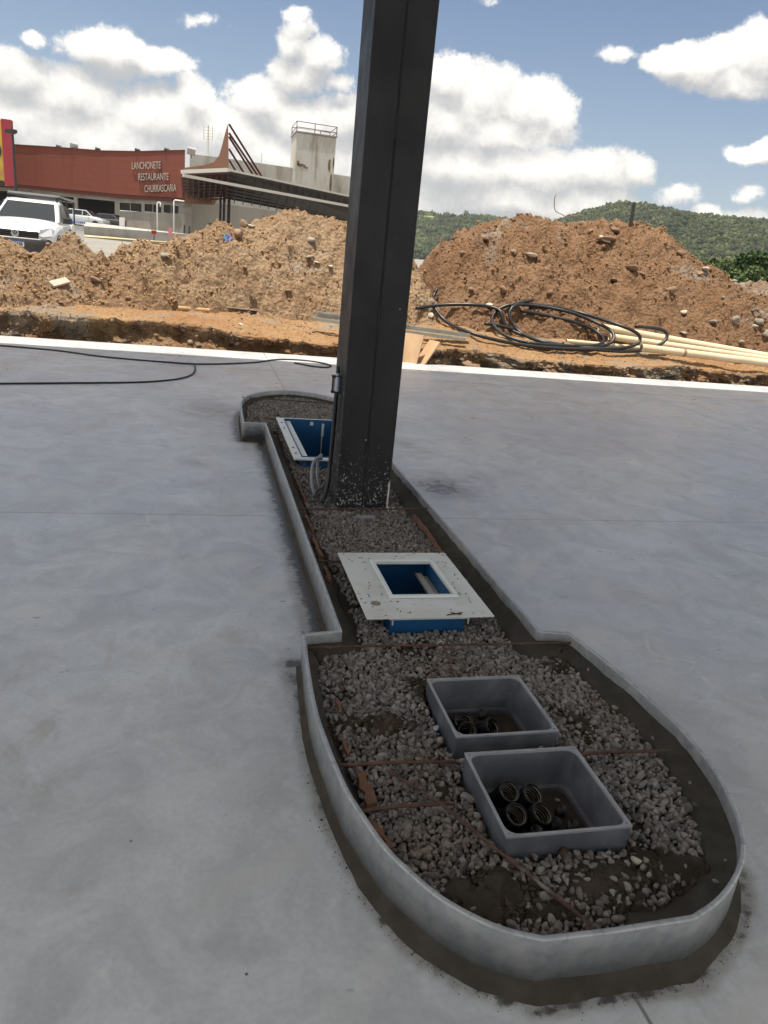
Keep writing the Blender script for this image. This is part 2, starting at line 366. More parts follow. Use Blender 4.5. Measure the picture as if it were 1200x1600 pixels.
def leaf_mat(name, ca, cb, tl=.25):
    m = bpy.data.materials.new(name); m.use_nodes = True; t = NT(m.node_tree); b = t.n['Principled BSDF']
    ge = t.n.new('ShaderNodeNewGeometry')
    c = t.mix(ge.outputs['Random Per Island'], ca, cb)
    c = t.mix(t.ss(t.noise(ge.outputs['Position'], .03, 5, .65), .42, .62, 0, .75), c, (ca[0] * .9, ca[1] * .9, ca[2] * .9))
    t.set(b.inputs['Base Color'], c); b.inputs['Roughness'].default_value = .75; b.inputs['Specular IOR Level'].default_value = .2
    return m
def wall_mat(name, base, dirt, streak=.5, sc=.6, seams=0):
    m = bpy.data.materials.new(name); m.use_nodes = True; t = NT(m.node_tree); b = t.n['Principled BSDF']
    co = t.n.new('ShaderNodeNewGeometry').outputs['Position']
    c = t.mix(t.ss(t.noise(t.v('MULTIPLY', co, (1, 1, .45)), sc, 8, .68, .4), .42, .68, 0, streak), base, dirt)
    c = t.mix(t.ss(t.noise(t.v('MULTIPLY', co, (3, 3, .3)), sc * 1.5, 6, .6), .55, .75, 0, streak * .7), c, (dirt[0] * .6, dirt[1] * .6, dirt[2] * .6))
    if seams:
        x, y, z = t.sep(co)[:3]; fr = t.m('FRACT', t.m('MULTIPLY', z, 1 / seams)); fx = t.m('FRACT', t.m('MULTIPLY', x, .28))
        ln = t.m('MAXIMUM', t.ss(t.m('ABSOLUTE', t.m('SUBTRACT', fr, .5)), .14, .04), t.ss(t.m('ABSOLUTE', t.m('SUBTRACT', fx, .5)), .016, .006))
        c = t.mix(t.m('MULTIPLY', ln, t.ss(t.noise(co, .8, 3), .3, .7, .25, .8)), c, (base[0] * .80, base[1] * .8, base[2] * .8))
    t.set(b.inputs['Base Color'], c); b.inputs['Roughness'].default_value = .9
    return m
M = {}
M['slab'] = slab_mat()
M['galv'] = pmat('galvanised_sheet', (.27, .29, .31), .46, .4, (.35, .37, .385), 34, (.35, .65), .08, 60, c3=(.43, .44, .435), sc3=13, f3=(.42, .70), detail=9)
M['rimzinc'] = pmat('bright_zinc_rim', (0.416, 0.432, 0.448), .4, .4, (0.304, 0.320, 0.336), 30, (.4, .7))
M['notch'] = pmat('dark_slit', (.20, .21, .23), .8)
M['mortar'] = pmat('damp_mortar', (0.042, 0.037, 0.030), .9, 0, (0.064, 0.056, 0.046), 14, (.3, .7), .5, 90, spec=.25)
M['soilbed'] = pmat('dark_soil', (.034, .027, .021), .95, 0, (.062, .050, .040), 9, (.3, .7), .8, 50, spec=.15)
M['gravel'] = pmat('crushed_granite', (0.154, 0.144, 0.138), .85, 0, (0.205, 0.187, 0.174), 30, (.3, .7), .2, 150, c3=(0.167, 0.136, 0.114), sc3=2.3, f3=(.5, .7), island=.5)
M['dirt'] = pmat('crumbly_dirt', (.045, .035, .027), .95, 0, (.085, .068, .052), 20, (.3, .7), .9, 60, spec=.1, island=.3)
M['sand'] = pmat('pale_sand', (.21, .185, .155), .95, 0, (.16, .135, .11), 20, (.3, .7), .9, 80, spec=.1)
M['column'] = steel_column_mat()
M['seam'] = pmat('dark_joint', (.008, .008, .009), .8)
M['rust'] = pmat('rusty_steel', (0.128, 0.068, 0.047), .85, .2, (0.060, 0.038, 0.031), 25, (.3, .7), .5, 120, c3=(0.230, 0.225, 0.215), sc3=6, f3=(.62, .7))
M['clay'] = pmat('orange_clay', (0.171, 0.080, 0.044), .9, 0, (0.125, 0.069, 0.047), 22, (.3, .7), .5, 70)
M['grp_white'] = pmat('dirty_white_fibreglass', (0.620, 0.647, 0.647), .45, 0, (0.559, 0.567, 0.532), 6, (.4, .7), 0, c3=(0.361, 0.335, 0.290), sc3=24, f3=(.63, .68))
M['grp_edge'] = pmat('white_moulding', (0.651, 0.693, 0.693), .4)
M['blue'] = pmat('blue_fibreglass', (0.013, 0.094, 0.230), .35, 0, (0.009, 0.065, 0.173), 5, (.3, .7), 0, c3=(0.144, 0.187, 0.230), sc3=13, f3=(.68, .75))
M['cbox'] = pmat('grey_cement_plastic', (0.074, 0.079, 0.095), .55, 0, (0.103, 0.108, 0.125), 8, (.35, .7), .15, 60, c3=(0.134, 0.139, 0.163), sc3=8, f3=(.47, .68))
M['crim'] = pmat('pale_grey_rim', (0.308, 0.313, 0.335), .5, 0, (0.232, 0.240, 0.258), 10, (.3, .7))
M['blackpipe'] = pmat('black_polythene', (.012, .012, .014), .4)
M['wire_and_glint'] = pmat('yellow_wire_and_glint', (0.420, 0.391, 0.319), .35, .3)  # tie wire, and the painted glints on the duct ribs
M['hose'] = pmat('grey_hose', (.22, .23, .27), .5)
M['connector'] = pmat('silver_fitting', (.45, .47, .55), .35, .5)
M['cable'] = pmat('black_cable', (.015, .015, .017), .55)
M['earthL'] = earth_mat('tan_earth', (0.300, 0.203, 0.129), (0.388, 0.281, 0.185), (0.272, 0.166, 0.101), gf=(.54, .68))
M['earthR'] = earth_mat('brown_earth', (0.211, 0.122, 0.070), (0.269, 0.167, 0.101), (0.218, 0.133, 0.080), gf=(.58, .72))
M['earthG'] = earth_mat('stony_earth', (0.222, 0.152, 0.104), (0.298, 0.217, 0.155), (0.206, 0.148, 0.103), gf=(.5, .62))
M['ground'] = earth_mat('orange_earth', (0.356, 0.205, 0.104), (0.405, 0.265, 0.146), (0.323, 0.161, 0.081), grey=(0.275, 0.246, 0.205), gf=(.52, .62))
M['bank'] = earth_mat('cut_earth', (0.252, 0.138, 0.073), (0.337, 0.223, 0.128), (0.264, 0.116, 0.062), grey=(0.218, 0.198, 0.170), gf=(.5, .62))
M['rockB'] = pmat('earthy_stone', (0.243, 0.163, 0.111), .95, 0, (0.206, 0.127, 0.082), 7, (.3, .7), .8, 30, coord='obj')
M['rockG'] = pmat('broken_concrete', (0.287, 0.259, 0.225), .95, 0, (0.224, 0.196, 0.162), 9, (.3, .7), .6, 40, coord='obj')
M['rockW'] = pmat('white_rubble', (0.483, 0.438, 0.367), .9, 0, (0.386, 0.335, 0.271), 9, (.3, .7), .4, 40, coord='obj')
M['pvc'] = pmat('cream_pvc', (0.653, 0.567, 0.414), .4, 0, (0.595, 0.492, 0.338), 2.5, (.3, .7))
M['wood'] = pmat('pale_pine', (0.501, 0.338, 0.202), .7, 0, (0.424, 0.274, 0.158), 4, (.3, .7), .2, 60)
M['wood2'] = pmat('weathered_wood', (.32, .22, .14), .85, 0, (.22, .15, .1), 8, (.3, .7), .4, 40)
M['log'] = pmat('tan_tube', (.45, .29, .15), .8, 0, (.38, .23, .12), 6, (.3, .7))
M['profile'] = pmat('galvanised_profile', (.42, .42, .38), .5, .4, (.34, .33, .28), 5, (.3, .7))
M['bluebag'] = pmat('blue_plastic', (.012, .07, .24), .5)
M['redwall'] = wall_mat('red_brown_cladding', (0.174, 0.045, 0.027), (0.138, 0.036, 0.026), .5, .3, .62)
M['redband'] = wall_mat('dark_red_band', (0.126, 0.039, 0.027), (0.095, 0.035, 0.026), .5, .4)
M['yellow'] = pmat('yellow_panel', (.60, .42, .06), .6)
M['crimson'] = pmat('crimson_frame', (0.304, 0.023, 0.041), .6)
M['letter'] = pmat('pale_lettering', (0.372, 0.336, 0.300), .6)
M['ink'] = pmat('black_paint', (.02, .02, .02), .6)
M['pink'] = pmat('pink_paint', (.55, .18, .20), .6)
M['conc'] = wall_mat('stained_concrete_wall', (0.285, 0.265, 0.230), (0.190, 0.174, 0.151), .8, .35)
M['render'] = wall_mat('old_white_render', (0.487, 0.478, 0.438), (0.324, 0.281, 0.219), .85, .45)
M['terra'] = wall_mat('terracotta_render', (0.295, 0.155, 0.101), (0.240, 0.131, 0.087), .5, .4)
M['darkroof'] = pmat('dark_metal_sheet', (.045, .035, .032), .6)
M['redbar'] = pmat('oxide_steel', (0.078, 0.018, 0.013), .6)
M['darksteel'] = pmat('dark_steel', (.03, .028, .028), .6)
M['gutter'] = pmat('pale_gutter', (.50, .48, .43), .5)
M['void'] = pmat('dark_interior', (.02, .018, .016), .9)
M['glass'] = pmat('dark_window_glass', (.008, .012, .018), .12, spec=.35)
M['whitepaint'] = pmat('white_car_paint', (.74, .75, .76), .22, coat=.6)
M['redpaint'] = pmat('red_car_paint', (.42, .02, .02), .25, coat=.6)
M['silver'] = pmat('silver_car_paint', (.42, .44, .46), .25, .3, coat=.6)
M['blackplast'] = pmat('black_plastic', (.022, .022, .025), .6)
M['tyre'] = pmat('tyre_rubber', (.02, .02, .02), .85)
M['rim'] = pmat('grey_rim', (.4, .41, .42), .4, .6)
M['lamp'] = pmat('clear_lens', (.55, .58, .62), .1, .3)
M['amber'] = pmat('amber_lens', (.6, .22, .04), .2)
M['plate'] = pmat('number_plate', (.66, .68, .70), .5)
M['platebl'] = pmat('plate_blue', (.02, .07, .30), .5)
M['whitewall'] = wall_mat('whitewashed_wall', (0.360, 0.360, 0.346), (0.274, 0.266, 0.252), .7, .8)
M['kerbyel'] = pmat('faded_yellow_kerb', (.52, .42, .20), .8, 0, (.40, .34, .22), 1.5, (.3, .7))
M['signblue'] = pmat('sign_blue', (.03, .12, .42), .5)
M['signwhite'] = pmat('sign_white', (.66, .66, .66), .5)
M['signred'] = pmat('sign_red', (.62, .06, .03), .5)
M['road'] = pmat('grey_paving', (0.238, 0.227, 0.210), .9, 0, (0.196, 0.185, 0.168), .6, (.3, .7), .2, 8)
M['grassland'] = pmat('pasture', (0.084, 0.112, 0.035), .95, 0, (0.140, 0.119, 0.056), .01, (.3, .7))
M['hillfloor'] = pmat('forest_floor', (.05, .075, .028), .95, 0, (.035, .05, .02), .02, (.3, .7))
M['clearing'] = pmat('pale_green_pasture', (.17, .24, .06), .95)
M['forest'] = leaf_mat('forest_leaves', (0.016, 0.027, 0.010), (0.090, 0.104, 0.036)); M['forest_old'] = leaf_mat('forest_undergrowth', (0.021, 0.037, 0.012), (0.050, 0.068, 0.024))
M['leafA'] = leaf_mat('dark_leaves', (.03, .06, .02), (.06, .10, .03))
M['leafB'] = leaf_mat('bright_leaves', (.045, .075, .028), (.095, .13, .045))
M['bark'] = pmat('bark', (.12, .09, .065), .9, 0, (.07, .05, .04), 12, (.3, .7), .6, 30)
M['canopy'] = pmat('white_canopy_sheet', (.60, .61, .62), .5)
M['canopyrib'] = pmat('canopy_steel', (.11, .11, .12), .5)

# ================================================================== island outline
ZK, ZG = .15, .085
def catmull(pts, step=.02, closed=False):
    out = []; n = len(pts)
    for i in range(n - 1):
        p0 = pts[max(i - 1, 0)]; p1 = pts[i]; p2 = pts[i + 1]; p3 = pts[min(i + 2, n - 1)]
        p0, p1, p2, p3 = map(np.array, (p0, p1, p2, p3)); L = np.linalg.norm(p2 - p1); k = max(1, int(L / step))
        for j in range(k):
            t = j / k
            out.append(.5 * ((2 * p1) + (-p0 + p2) * t + (2 * p0 - 5 * p1 + 4 * p2 - p3) * t * t + (-p0 + 3 * p1 - 3 * p2 + p3) * t ** 3))
    return out
def seg(a, b, step=.025):
    a = np.array(a); b = np.array(b); k = max(1, int(np.linalg.norm(b - a) / step)); return [a + (b - a) * j / k for j in range(k)]
head = [(.397, 2.48), (.378, 2.21), (.37, 1.98), (.38, 1.79), (.398, 1.62), (.42, 1.52), (.458, 1.39), (.50, 1.305), (.55, 1.225), (.62, 1.155), (.68, 1.115), (.744, 1.088)]
head2 = [(.744, 1.088), (.91, 1.085), (1.12, 1.09)]
head3 = [(1.12, 1.09), (1.21, 1.125), (1.30, 1.18), (1.38, 1.25), (1.44, 1.335), (1.485, 1.43), (1.53, 1.57), (1.55, 1.72), (1.553, 1.85), (1.54, 2.02), (1.515, 2.22), (1.475, 2.435)]
far = [(1.52, 6.05), (1.535, 6.6), (1.51, 6.95), (1.42, 7.25), (1.26, 7.48), (1.08, 7.6), (.92, 7.64), (.74, 7.58), (.58, 7.43), (.46, 7.22), (.395, 6.95), (.372, 6.5), (.365, 6.05)]
O = catmull(head) + seg(*head2[:2]) + seg(*head2[1:]) + catmull(head3)
O += seg((1.475, 2.435), (1.357, 2.455)) + seg((1.357, 2.455), (1.36, 6.05)) + seg((1.36, 6.05), (1.52, 6.05)) + catmull(far) + seg((.365, 6.05), (.542, 6.06)) + seg((.542, 6.06), (.539, 2.50)) + seg((.539, 2.50), (.397, 2.48))
O = np.array(O); NO = len(O)
def inside(px, py, poly):
    px = np.asarray(px); py = np.asarray(py); r = np.zeros(px.shape, bool); j = len(poly) - 1
    for i in range(len(poly)):
        xi, yi = poly[i]; xj, yj = poly[j]
        if yi != yj: r ^= ((yi > py) != (yj > py)) & (px < (xj - xi) * (py - yi) / (yj - yi) + xi)
        j = i
    return r
def sdf(px, py, poly=O):
    """distance to the outline, negative inside"""
    P_ = np.stack([np.ravel(px), np.ravel(py)], 1); best = np.full(len(P_), 1e9)
    for i in range(len(poly)):
        a = poly[i]; b = poly[(i + 1) % len(poly)]; ab = b - a; t = np.clip(((P_ - a) @ ab) / max(ab @ ab, 1e-12), 0, 1)
        best = np.minimum(best, np.linalg.norm(P_ - a - t[:, None] * ab, axis=1))
    ins = inside(P_[:, 0], P_[:, 1], poly); return np.where(ins, -best, best).reshape(np.shape(px))
nxt = np.roll(O, -1, 0); prv = np.roll(O, 1, 0)
e1 = (nxt - O); e1 /= np.linalg.norm(e1, axis=1)[:, None]; e0 = (O - prv); e0 /= np.linalg.norm(e0, axis=1)[:, None]
nrm = np.stack([(e0 + e1)[:, 1], -(e0 + e1)[:, 0]], 1); nrm /= np.linalg.norm(nrm, axis=1)[:, None]     # outward (outline runs counter-clockwise)
nrm /= np.maximum(.6, np.sum(nrm * np.stack([e1[:, 1], -e1[:, 0]], 1), axis=1))[:, None]
if inside(np.array([O[5, 0] + nrm[5, 0] * .02]), np.array([O[5, 1] + nrm[5, 1] * .02]), O)[0]: nrm = -nrm
def ribbon(name, rows, mat, parent=None, smooth=True, closedsec=False):
    """rows: list of (offset outward array/scalar, z array/scalar)"""
    V = []
    for off, z_ in rows:
        p = O + nrm * np.reshape(np.broadcast_to(off, NO), (-1, 1)); V.append(np.column_stack([p, np.broadcast_to(z_, NO)]))
    V = np.concatenate(V); k = len(rows); Fc = []
    for r_ in range(k if closedsec else k - 1):
        a = np.arange(NO); b = (a + 1) % NO; r2 = (r_ + 1) % k
        Fc.append(np.stack([r_ * NO + a, r_ * NO + b, r2 * NO + b, r2 * NO + a], 1))
    o = mesh_np(name, V, np.concatenate(Fc), mat, parent, smooth)
    bm = bmesh.new(); bm.from_mesh(o.data); bmesh.ops.recalc_face_normals(bm, faces=bm.faces); bm.to_mesh(o.data); bm.free()
    return o
# ================================================================== concrete slab
xs = np.unique(np.concatenate([np.linspace(-24, -2, 12), np.linspace(-2, 0, 9), np.arange(.0, 2.3, .03), np.linspace(2.3, 5, 10), np.linspace(5, 30, 14)]))
ys = np.unique(np.concatenate([np.linspace(-16, 0, 9), np.arange(.5, 8.3, .03), np.linspace(8.3, 11.62, 12)]))
GX, GY = np.meshgrid(xs, ys)
d = sdf(GX, GY)
SY = 11.60
edge = SY + .02 * np.sin(GX * .7)
GY2 = np.where(GY > 11.6, edge, GY)
keep_z = np.where(d < -.06, -.8, 0.)
V = P3(GX, GY2, keep_z)
slab = mesh_np('concrete_slab', V, grid_faces(len(xs), len(ys)), M['slab'])
tag(slab, 'smooth grey concrete forecourt slab in the shade', kind='structure')
# stain strength: near the kerb, broad on the left of the neck, plus loose patches where buckets stood
wet = np.clip(1 - (d - .015) / np.where(GX < .95, .13, .09), 0, 1) * .82
wet = np.where((GY < 2.5), np.clip(1 - (d - .03 - .02 * np.clip((1.5 - GY) / .4, 0, 1)) / .035, 0, 1) * .52, wet)
wet = np.where((GX > .95) & (GY > 2.4), wet * .65, wet)
wet = np.where((GX > 1.3) & (GY < 2.4) & (GY > 1.35), wet * .3, wet)
for (px, py, rx, ry, s_) in [(690, 762, .30, .32, .62), (640, 697, .2, .35, .35), (330, 640, .38, .45, .42), (365, 652, .2, .4, .4), (120, 715, .05, .05, .45), (300, 722, .12, .12, .3), (455, 1060, .05, .2, .5), (740, 745, .1, .1, .3)]:
    c_ = atz(px, py); wet = np.maximum(wet, s_ * np.exp(-((GX - c_.x) / rx) ** 2 - ((GY - c_.y) / ry) ** 2))
a = slab.data.attributes.new('wet', 'FLOAT', 'POINT'); a.data.foreach_set('value', wet.ravel().astype(np.float32))
MB().b2((-24, 11.3, -.32), (30, 11.585, -.012)).build('slab_edge', M['slab'], slab)
# ================================================================== kerb of the island
kerb = empty('island_kerb', (.95, 4.2, 0), 'galvanised sheet kerb with rounded ends edging the long gravel island', 'kerb')
def rb(*a, **k):
    o = ribbon(*a, **k); o.parent = kerb; o.matrix_parent_inverse = Matrix.Identity(4); o.location = (-.95, -4.2, 0); return o
tt = np.arange(NO)
wob = (fbm(P3(O[:, 0], O[:, 1]), 3., 3) - .5) * .006
rb('metal_edging', [(0 + wob, 0.0), (0 + wob * .6, .145), (-.001, ZK), (-.010, ZK), (-.011, .146), (-.012, .02)], M['galv'], smooth=False, closedsec=True)
rb('rim_edge', [(.0015, ZK - .004), (.0015, ZK + .0015), (-.0105, ZK + .0015), (-.0105, ZK - .003)], M['rimzinc'], smooth=False)
nb = LB()
cum = np.concatenate([[0], np.cumsum(np.linalg.norm(np.diff(O, axis=0), axis=1))]); nexts = 0
for i in range(NO):
    if cum[i] > nexts and O[i, 1] < 2.45:
        nexts = cum[i] + rng.uniform(.05, .12); p = O[i] - nrm[i] * .004; an = math.atan2(nrm[i, 1], nrm[i, 0])
        nb.box((p[0] - .95, p[1] - 4.2, ZK - .002), (.012, .0007, .0087), rz=an + rng.uniform(-.3, .3))
nb.build('saw_cut', M['notch'], kerb)
nz1 = fbm(P3(O[:, 0], O[:, 1]), 14, 4); nz2 = fbm(P3(O[:, 0], O[:, 1], 5.), 9, 4); nz3 = fbm(P3(O[:, 0], O[:, 1], 9.), 25, 4)
hd = np.clip((2.35 - O[:, 1]) / .35, 0, 1) * np.where(O[:, 0] > 1.3, np.clip((1.55 - O[:, 1]) / .3, 0.12, 1), 1)         # full mortar bed only round the near head
lowl = np.where((O[:, 1] > 2.4), .22, np.where(O[:, 1] < 1.45, np.where(O[:, 0] > 1.25, .5, .9), np.where(O[:, 0] < .9, .32, .18))) * (.46 + .45 * nz2)
lowl = np.convolve(np.concatenate([lowl[-6:], lowl, lowl[:6]]), np.ones(13) / 13, 'valid')
rb('mortar_bed', [(-.004, .030 + .008 * lowl + .005 * (nz3 - .5)), (.006 * lowl + .003, .026 * lowl + .008 + .006 * (nz3 - .5)), (.020 * lowl + .005, .016 * lowl + .005 + .006 * (nz1 - .5)), ((.036 + .012 * (nz3 - .5) + .014 * (nz1 - .5)) * lowl + .008, .007 * lowl + .003), ((.050 + .022 * (nz3 - .5) + .03 * (nz1 - .5)) * lowl + .010, -.003)], M['mortar'])
wi = np.where(O[:, 1] < 2.45, np.where(O[:, 0] > 1.0, .085, .045), np.where(O[:, 0] > .95, .075, .065)); wi = np.where(O[:, 1] > 6.0, .035, wi)
wi = wi * (.75 + .5 * nz2)
rb('mortar_haunch', [(-.0115, .118 - .02 * nz1), (-.0115 - wi * .3, .098 - .012 * nz1), (-.0115 - wi * .75, .088 + .01 * (nz3 - .5)), (-.0115 - wi * 1.15, .072), (-.0115 - wi * 1.3, .05)], M['mortar'])
for (px, py) in [(473, 989)]:
    p_ = Vector((.397, 2.482, ZK + .004)); LB().lathe((p_.x - .95, p_.y - 4.2, p_.z - .004), [(.007, 0), (.007, .006), (.003, .009)], 8).build('corner_rivet', M['notch'], kerb)
cr = []
for i in range(0, NO):
    for _ in range(5 if O[i, 1] < 1.7 else (2 if O[i, 0] < 1 else 1)):
        r_ = abs(rng.normal(0, .014)) + .016 + .042 * lowl[i]; q_ = O[i] + nrm[i] * r_ + rng.normal(0, .003, 2)
        cr.append((q_[0], q_[1], .001 + .012 * max(0, lowl[i] * .04 - r_ + .02) / .04))
cr = np.array(cr); _s, _f = stones(1, 6, .3, 3)
tag(scatter('mortar_crumbs', cr, np.exp(rng.normal(0, .45, len(cr))) * .0011, _s, _f, M['mortar']), 'small dark mortar crumbs scattered on the slab along the kerb', kind='stuff')
# ================================================================== gravel in the island
boxes = [(.775, 1.118, 1.79, 2.121), (.771, 1.128, 1.371, 1.711), (.772, 1.086, 2.60, 3.20), (.713, 1.197, 5.028, 6.252), (.82, 1.155, 4.21, 4.56)]
piles = []                                        # loose dirt heaps (x, y, rx, ry, h)
for (px, py, rx, ry, h) in [(598, 1128, .10, .07, .026), (655, 1072, .06, .09, .022), (765, 1398, .13, .085, .034), (950, 1378, .11, .07, .028), (1040, 1350, .13, .06, .026), (870, 1040, .07, .06, .018), (905, 1130, .06, .12, .020), (550, 1128, .07, .05, .022), (960, 1030, .06, .06, .018), (690, 1225, .03, .08, .018), (850, 1420, .12, .03, .02)]:
    p_ = atz(px, py, .1); piles.append((p_.x, p_.y, rx, ry, h))
def gz(X, Y):
    X = np.asarray(X, float); Y = np.asarray(Y, float)
    z_ = ZG + (fbm(P3(X, Y), 5., 3) - .5).reshape(X.shape) * .022
    for (x0, x1, y0, y1) in boxes[:2]:
        dx = np.maximum(np.maximum(x0 - X, X - x1), 0); dy = np.maximum(np.maximum(y0 - Y, Y - y1), 0); z_ = z_ + .012 * np.exp(-(np.hypot(dx, dy) / .05) ** 2)
    z_ = z_ - .006 * np.exp(-((X - .95) / .3) ** 2 - ((Y - 1.2) / .1) ** 2)
    z_ = z_ - .030 * np.exp(-((Y - 4.15) / .45) ** 2)
    return z_
def pz(X, Y):
    z_ = np.zeros(np.shape(X))
    for (x_, y_, rx, ry, h) in piles: z_ = np.maximum(z_, h * np.exp(-((X - x_) / rx) ** 2 - ((Y - y_) / ry) ** 2))
    return z_
xs = np.arange(.36, 1.58, .012); ys = np.arange(1.07, 7.66, .012); GX, GY = np.meshgrid(xs, ys); d = sdf(GX, GY)
Z = gz(GX, GY) - .016 + pz(GX, GY) * 1.9 * (.1 + 1.7 * fbm(P3(GX, GY), 24, 5, .6).reshape(GX.shape)) + (fbm(P3(GX, GY), 60, 3).reshape(GX.shape) - .5) * .012
Z = np.where(d > -.018, -.02, Z)
for (x0, x1, y0, y1), g_ in zip(boxes[:4], (.004, .004, -.002, -.002)): Z = np.where((GX > x0 + g_) & (GX < x1 - g_) & (GY > y0 + g_) & (GY < y1 - g_), -.7, Z)
bed = mesh_np('soil_bed', P3(GX, GY, Z), grid_faces(len(xs), len(ys)), M['soilbed'], smooth=False)
tag(bed, kind='structure')
def sites(y0, y1, sp, lay, marg):
    out = []
    for L_ in range(lay):
        X, Y = np.meshgrid(np.arange(.36, 1.58, sp), np.arange(y0, y1, sp)); X = X + rng.uniform(-.5, .5, X.shape) * sp; Y = Y + rng.uniform(-.5, .5, Y.shape) * sp
        X = X.ravel(); Y = Y.ravel(); d = sdf(X, Y)
        mg = np.where(Y < 2.45, np.where(X > 1.0, .105, .06), np.where(X > .95, .10, .10)); mg = np.where(Y > 6.05, .05, mg)
        mg = mg + (fbm(P3(X, Y), 7, 3) - .5) * .05
        k = (d < -mg) & (pz(X, Y) < .007 + rng.random(len(X)) ** 2 * .022)
        k &= (fbm(P3(X, Y, 3.), 6, 3) < .68) | (rng.random(len(X)) < .4)
        for (x0, x1, y0_, y1_) in boxes:
            k &= ~((X > x0 - .009) & (X < x1 + .009) & (Y > y0_ - .009) & (Y < y1_ + .009))
        X, Y = X[k], Y[k]; out.append(np.column_stack([X, Y, gz(X, Y) - .008 + L_ * .0055 + rng.uniform(-.003, .003, len(X)) + pz(X, Y)]))
    return np.concatenate(out)
shp, fc = stones(2, 14, .3, 5)
shp1, fc1 = stones(1, 14, .35, 4)
p = sites(1.08, 2.46, .0158, 2, .06); s_ = np.exp(rng.normal(-.05, .28, len(p))) * .0104
# stray pebbles on the haunch of the head
ex = []
for _ in range(70):
    i = rng.integers(0, NO)
    if O[i, 1] < 2.4 and O[i, 0] > .9: q_ = O[i] - nrm[i] * rng.uniform(.03, .11); ex.append((q_[0], q_[1], .098))
ex = np.array(ex); p = np.concatenate([p, ex]); s_ = np.concatenate([s_, rng.uniform(.005, .011, len(ex))])
tag(scatter('near_gravel', p, s_, shp, fc, M['gravel']), 'coarse grey crushed stone filling the near rounded head of the island', kind='stuff')
p = sites(2.46, 4.2, .0175, 2, .06); s_ = np.exp(rng.normal(-.05, .25, len(p))) * .011
tag(scatter('middle_gravel', p, s_, shp1, fc1, M['gravel']), 'grey crushed stone in the narrow neck of the island in front of the column', kind='stuff')
p = sites(4.2, 7.62, .021, 2, .06); s_ = np.exp(rng.normal(-.05, .25, len(p))) * .0125
tag(scatter('far_gravel', p, s_, shp1, fc1, M['gravel']), 'brownish crushed stone in the far part of the island behind the column', kind='stuff')
# dirt crumbs on the piles
cr = []
for (x_, y_, rx, ry, h) in piles:
    n = int(2600 * rx * ry / .01); X = x_ + rng.normal(0, rx * .8, n); Y = y_ + rng.normal(0, ry * .8, n)
    k = sdf(X, Y) < -.03
    for (x0, x1, y0_, y1_) in boxes: k &= ~((X > x0 - .004) & (X < x1 + .004) & (Y > y0_ - .004) & (Y < y1_ + .004))
    X, Y = X[k], Y[k]; cr.append(np.column_stack([X, Y, gz(X, Y) - .012 + pz(X, Y) * 1.25]))
cr = np.concatenate(cr); cr[:, 2] += rng.uniform(-.004, .004, len(cr))
tag(scatter('dirt_crumbs', cr, np.exp(rng.normal(0, .55, len(cr))) * .0038, shp1, fc1, M['dirt']), 'dark crumbly soil spilled in patches over the gravel', kind='stuff')
# pale broken lumps
for n_, (px, py, s0, sl) in enumerate([(895, 0, 0, 0)][:0]): pass
def rock(name, loc, size, mat, label, cat, group=None, seed=0, flat=.7, rz=0, sub=2, tilt=.3):
    r_ = np.random.default_rng(seed + 100); V, Fc = ico(sub); v = V * (1 + (r_.random((len(V), 1)) - .5) * .16)
    for k in range(9):
        nn = r_.normal(size=3); nn /= np.linalg.norm(nn); dd = r_.uniform(.5, .78); h = v @ nn - dd; v = v - np.outer(np.maximum(h, 0), nn) * .97
    v = v * np.array([1.15, .9, flat]) * size
    o = mesh_np(name, v, Fc, mat); o.location = loc; o.rotation_euler = (r_.uniform(-tilt, tilt), r_.uniform(-tilt, tilt), rz or r_.uniform(0, 6))
    return tag(o, label, cat, group)
p_ = atz(880, 1318, .1)
rock('mortar_lump', atz(995, 1345, .108), .017, M['rockW'], 'pale crumbled mortar lump on the gravel right of the nearest grey box', 'mortar lump', seed=3)
rock('mortar_lump', atz(683, 1138, .105), .014, M['galv'], 'small bluish grey chip on the gravel left of the farther grey box', 'stone chip', seed=4)
rock('mortar_lump', atz(597, 1152, .105), .010, M['rockG'], 'small pale stone on the dark soil patch in the near gravel', 'stone chip', seed=5)
# ================================================================== reinforcing bars
def bar(pts, r, label, group='rusty reinforcing bars lying across the island'):
    P_ = [Vector(p) for p in pts]; path = []
    for a, b in zip(P_[:-1], P_[1:]):
        k = max(2, int((b - a).length / .012))
        path += [a.lerp(b, j / k) for j in range(k)]
    path.append(P_[-1]); path = [p + Vector((0, 0, .0012 * math.sin(i * 1.3))) for i, p in enumerate(path)]
    rr = [r * (1.14 if i % 2 else .92) for i in range(len(path))]
    rr = [v * .82 for v in rr]; m_ = MB(); m_.tube(path, rr, 8); o = m_.build('rebar', M['rust'], smooth=True); return tag(o, label, 'rebar', group)
zb = .112
bar([(.41, 1.752, .118), (.60, 1.742, .122), (.765, 1.738, zb)], .0062, 'rusty bar reaching from the left kerb to between the two grey boxes')
bar([(1.13, 1.728, zb), (1.25, 1.726, .120), (1.46, 1.716, .115)], .0062, 'rusty bar running from the grey boxes to the right kerb')
bar([(.41, 1.566, .112), (.55, 1.565, .12), (.70, 1.562, .116)], .0062, 'short rusty bar left of the nearest grey box')
bar([(.548, 1.715, .118), (.66, 1.553, .124), (.717, 1.446, .122), (.79, 1.318, .118), (.90, 1.135, .108)], .0058, 'long rusty bar lying slantwise left of the nearest grey box')
bar([(.40, 2.43, .118), (.7, 2.425, .120), (1.0, 2.42, .118), (1.49, 2.40, .122)], .006, 'dark rusty bar across the island just in front of the white plate')
bar([(.935, 2.42, .116), (.935, 2.30, .108)], .005, 'stub of rusty bar tied in front of the white plate')
